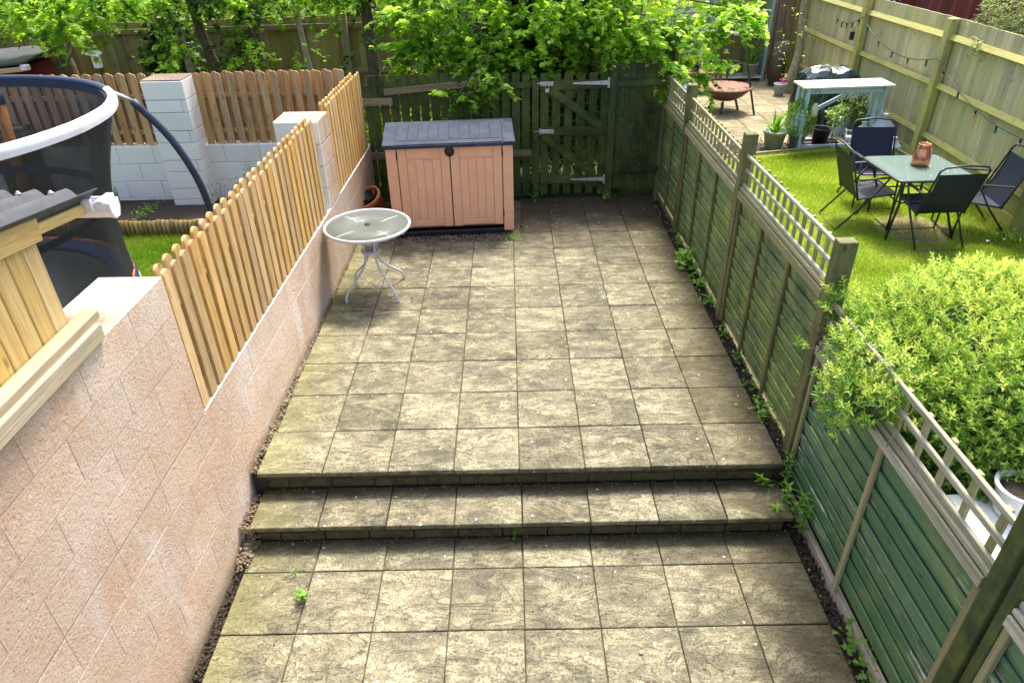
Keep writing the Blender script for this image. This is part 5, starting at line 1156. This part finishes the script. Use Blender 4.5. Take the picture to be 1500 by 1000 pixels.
# ------------------------------------------------------------------ weeds
def weed(label, x, y, z, n, h, spread, leaf=(.03, .05), mat=L_WEED, cat='weed', tpl='plain', stems=4, grp='self sown weeds', wide=.6):
    t = thing('weed', label, cat, (x, y, z), grp)
    P = np.array([x, y, z])+np.stack([rng.normal(0, spread, n), rng.normal(0, spread*1.3, n), rng.uniform(.15, 1, n)*h], 1)
    D = unit(n); D[:, 2] = np.abs(D[:, 2])*.4; L = rng.uniform(*leaf, n)
    leaves('foliage', P, D, unit(n)*.4+[0, 0, 1.0], L, L*wide, mat, t, tpl)
    for k in range(stems): i = rng.integers(0, n); tube('stem', [(x, y, z-.01), tuple(P[i])], .0022, L_WEED, t, 5)
    return t
weed('bright green weed growing in a joint near the left of the lower patio', .44, -.745, LZ, 40, .07, .018, (.02, .04))
weed('tiny weed in the lower patio joint left of the brighter weed', .34, -.54, LZ, 10, .03, .02, (.012, .02))
weed('small four leaved seedling at the foot of the lower step', 1.755, -.285, LZ, 6, .06, .012, (.03, .045), wide=.5)
weed('tiny green sprout on the step tread left of centre', 1.28, .02, TZ, 6, .02, .012, (.015, .025))
weed('low weeds at the right front corner of the storage box', 1.80, 3.93, -.02, 110, .05, .055, (.015, .035))
weed('broad leaved bramble at the fence foot in the far half of the patio', 3.60, 3.05, -.03, 60, .20, .055, (.06, .09), wide=.8)
weed('small nettle at the fence foot nearest the far corner', 3.66, 3.62, -.03, 36, .12, .035, (.035, .06))
weed('ivy tuft at the fence foot below the second lap panel', 3.66, 2.62, -.03, 34, .10, .03, (.04, .06), wide=.8)
weed('dark leaved sprig at the fence foot beside the middle post', 3.65, 2.25, -.03, 46, .09, .05, (.03, .05))
weed('small weed cluster at the fence foot midway along the patio', 3.66, 1.72, -.03, 24, .07, .035, (.03, .045))
weed('bluish leaved weed at the fence foot below the third panel', 3.65, 1.30, -.03, 40, .08, .03, (.03, .05), mat=L_BUSH)
weed('trailing weed at the fence foot towards the top step', 3.65, .92, -.03, 26, .06, .05, (.02, .035))
weed('round leaved weed clump at the fence foot near the top step', 3.65, .58, -.03, 60, .10, .055, (.03, .045), wide=.9)
weed('pair of weeds hugging the green gate post', 3.02, 5.06, 0, 30, .10, .05, (.03, .05))
weed('small weed at the left foot of the green gate', 2.10, 5.08, 0, 34, .16, .04, (.03, .05))
weed('pale green weed in the soil strip near the bottom right corner', 3.68, -1.16, -.38, 34, .12, .05, (.03, .045), wide=.9)
weed('small sprig at the very bottom of the soil strip', 3.66, -1.32, -.38, 20, .08, .04, (.025, .04), wide=.8)
wl2 = thing('weed', 'tall leafy willowherb beside the right end of the steps', 'weed', (3.63, -.12, -.3), 'self sown weeds')
Ps, Ds, Ns = [], [], []
for sx, sy, h, lx_, ly_ in ((3.60, -.02, .26, -.16, -.02), (3.62, -.12, .34, -.06, -.10), (3.64, -.20, .30, .02, -.06), (3.60, -.16, .22, -.12, -.12), (3.66, -.30, .24, .02, -.02), (3.63, -.05, .40, .0, .06)):
    for k in range(9):
        s = (k+1)/9; c = Vector((sx+lx_*s, sy+ly_*s, -.33+h*s))
        for q in range(3): a = q*2.1+k*1.1; Ps.append(c); Ds.append((math.cos(a), math.sin(a), .25)); Ns.append((0, 0, 1))
    tube('stem', [(sx, sy, -.36), (sx+lx_*.5, sy+ly_*.5, -.33+h*.55), (sx+lx_, sy+ly_, -.33+h)], .003, L_WEED, wl2, 5)
leaves('foliage', np.array(Ps), np.array(Ds)+unit(len(Ps))*.25, np.array(Ns, float)+unit(len(Ps))*.3, rng.uniform(.045, .075, len(Ps)), .018, L_WEED, wl2, 'lance')
for i, (x, y, h, lb) in enumerate(((-3.25, 4.95, .28, 'upright iris like leaves in the left flower bed'), (-2.75, 4.75, .12, 'low yellow green plant in the left flower bed by the white pillar'), (-2.72, 4.5, .14, 'sprawling weed by the log edging'), (-1.90, 4.9, .34, 'thin weed at the foot of the white pillar'), (-1.55, 5.0, .5, 'tall spindly weed against the white wall right of the pillar'))):
    if i == 0:
        t = thing('weed', lb, 'plant', (x, y, .09), 'flower bed plants'); n = 14; leaves('foliage', np.array([x, y, .09])+rng.normal(0, .02, (n, 3))*[1, 1, 0], unit(n)*.25+[0, 0, 1.0], unit(n), h, .018, L_WEED, t, 'strap')
    else: weed(lb, x, y, .09, 34, h, .06 if h < .3 else .09, (.03, .05), cat='plant', grp='flower bed plants')
weed('pale tufty weed at the foot of the closeboard fence behind the chairs', 7.2, 3.45, 0, 60, .14, .08, (.06, .10), wide=.25)
pl = mesh('paper_scrap', [(0, 0, 0), (.04, 0, .01), (.05, .03, 0), (.01, .03, .012)], [(0, 1, 2, 3)], WHITEP, None, (6.98, 3.42, .05)); tagit(pl, 'scrap of white paper on the grass below the right chair', 'litter')
# fallen leaves and crumbs on the glass table and slabs
n = 12; leaves('fallen_leaves', np.stack([rng.uniform(6.0, 6.7, n), rng.uniform(3.65, 4.35, n), np.full(n, .716)], 1), unit(n)*[1, 1, 0.02], np.tile([0, 0, 1.0], (n, 1))+unit(n)*.1, .028, .02, leafmat('yellow_dead_leaf', (.4, .3, .1), (.5, .4, .14), (.6, .5, .2), .2), None, 'plain', None, 'stuff')
n = 90; leaves('fallen_leaves', np.stack([rng.uniform(.1, 3.55, n), rng.uniform(0.05, 5.0, n), np.full(n, .003)], 1), unit(n)*[1, 1, .05], np.tile([0, 0, 1.0], (n, 1))+unit(n)*.2, .016, .008, leafmat('dead_leaf', (.09, .05, .025), (.2, .12, .05), (.35, .28, .1), .2), None, 'plain', None, 'stuff')
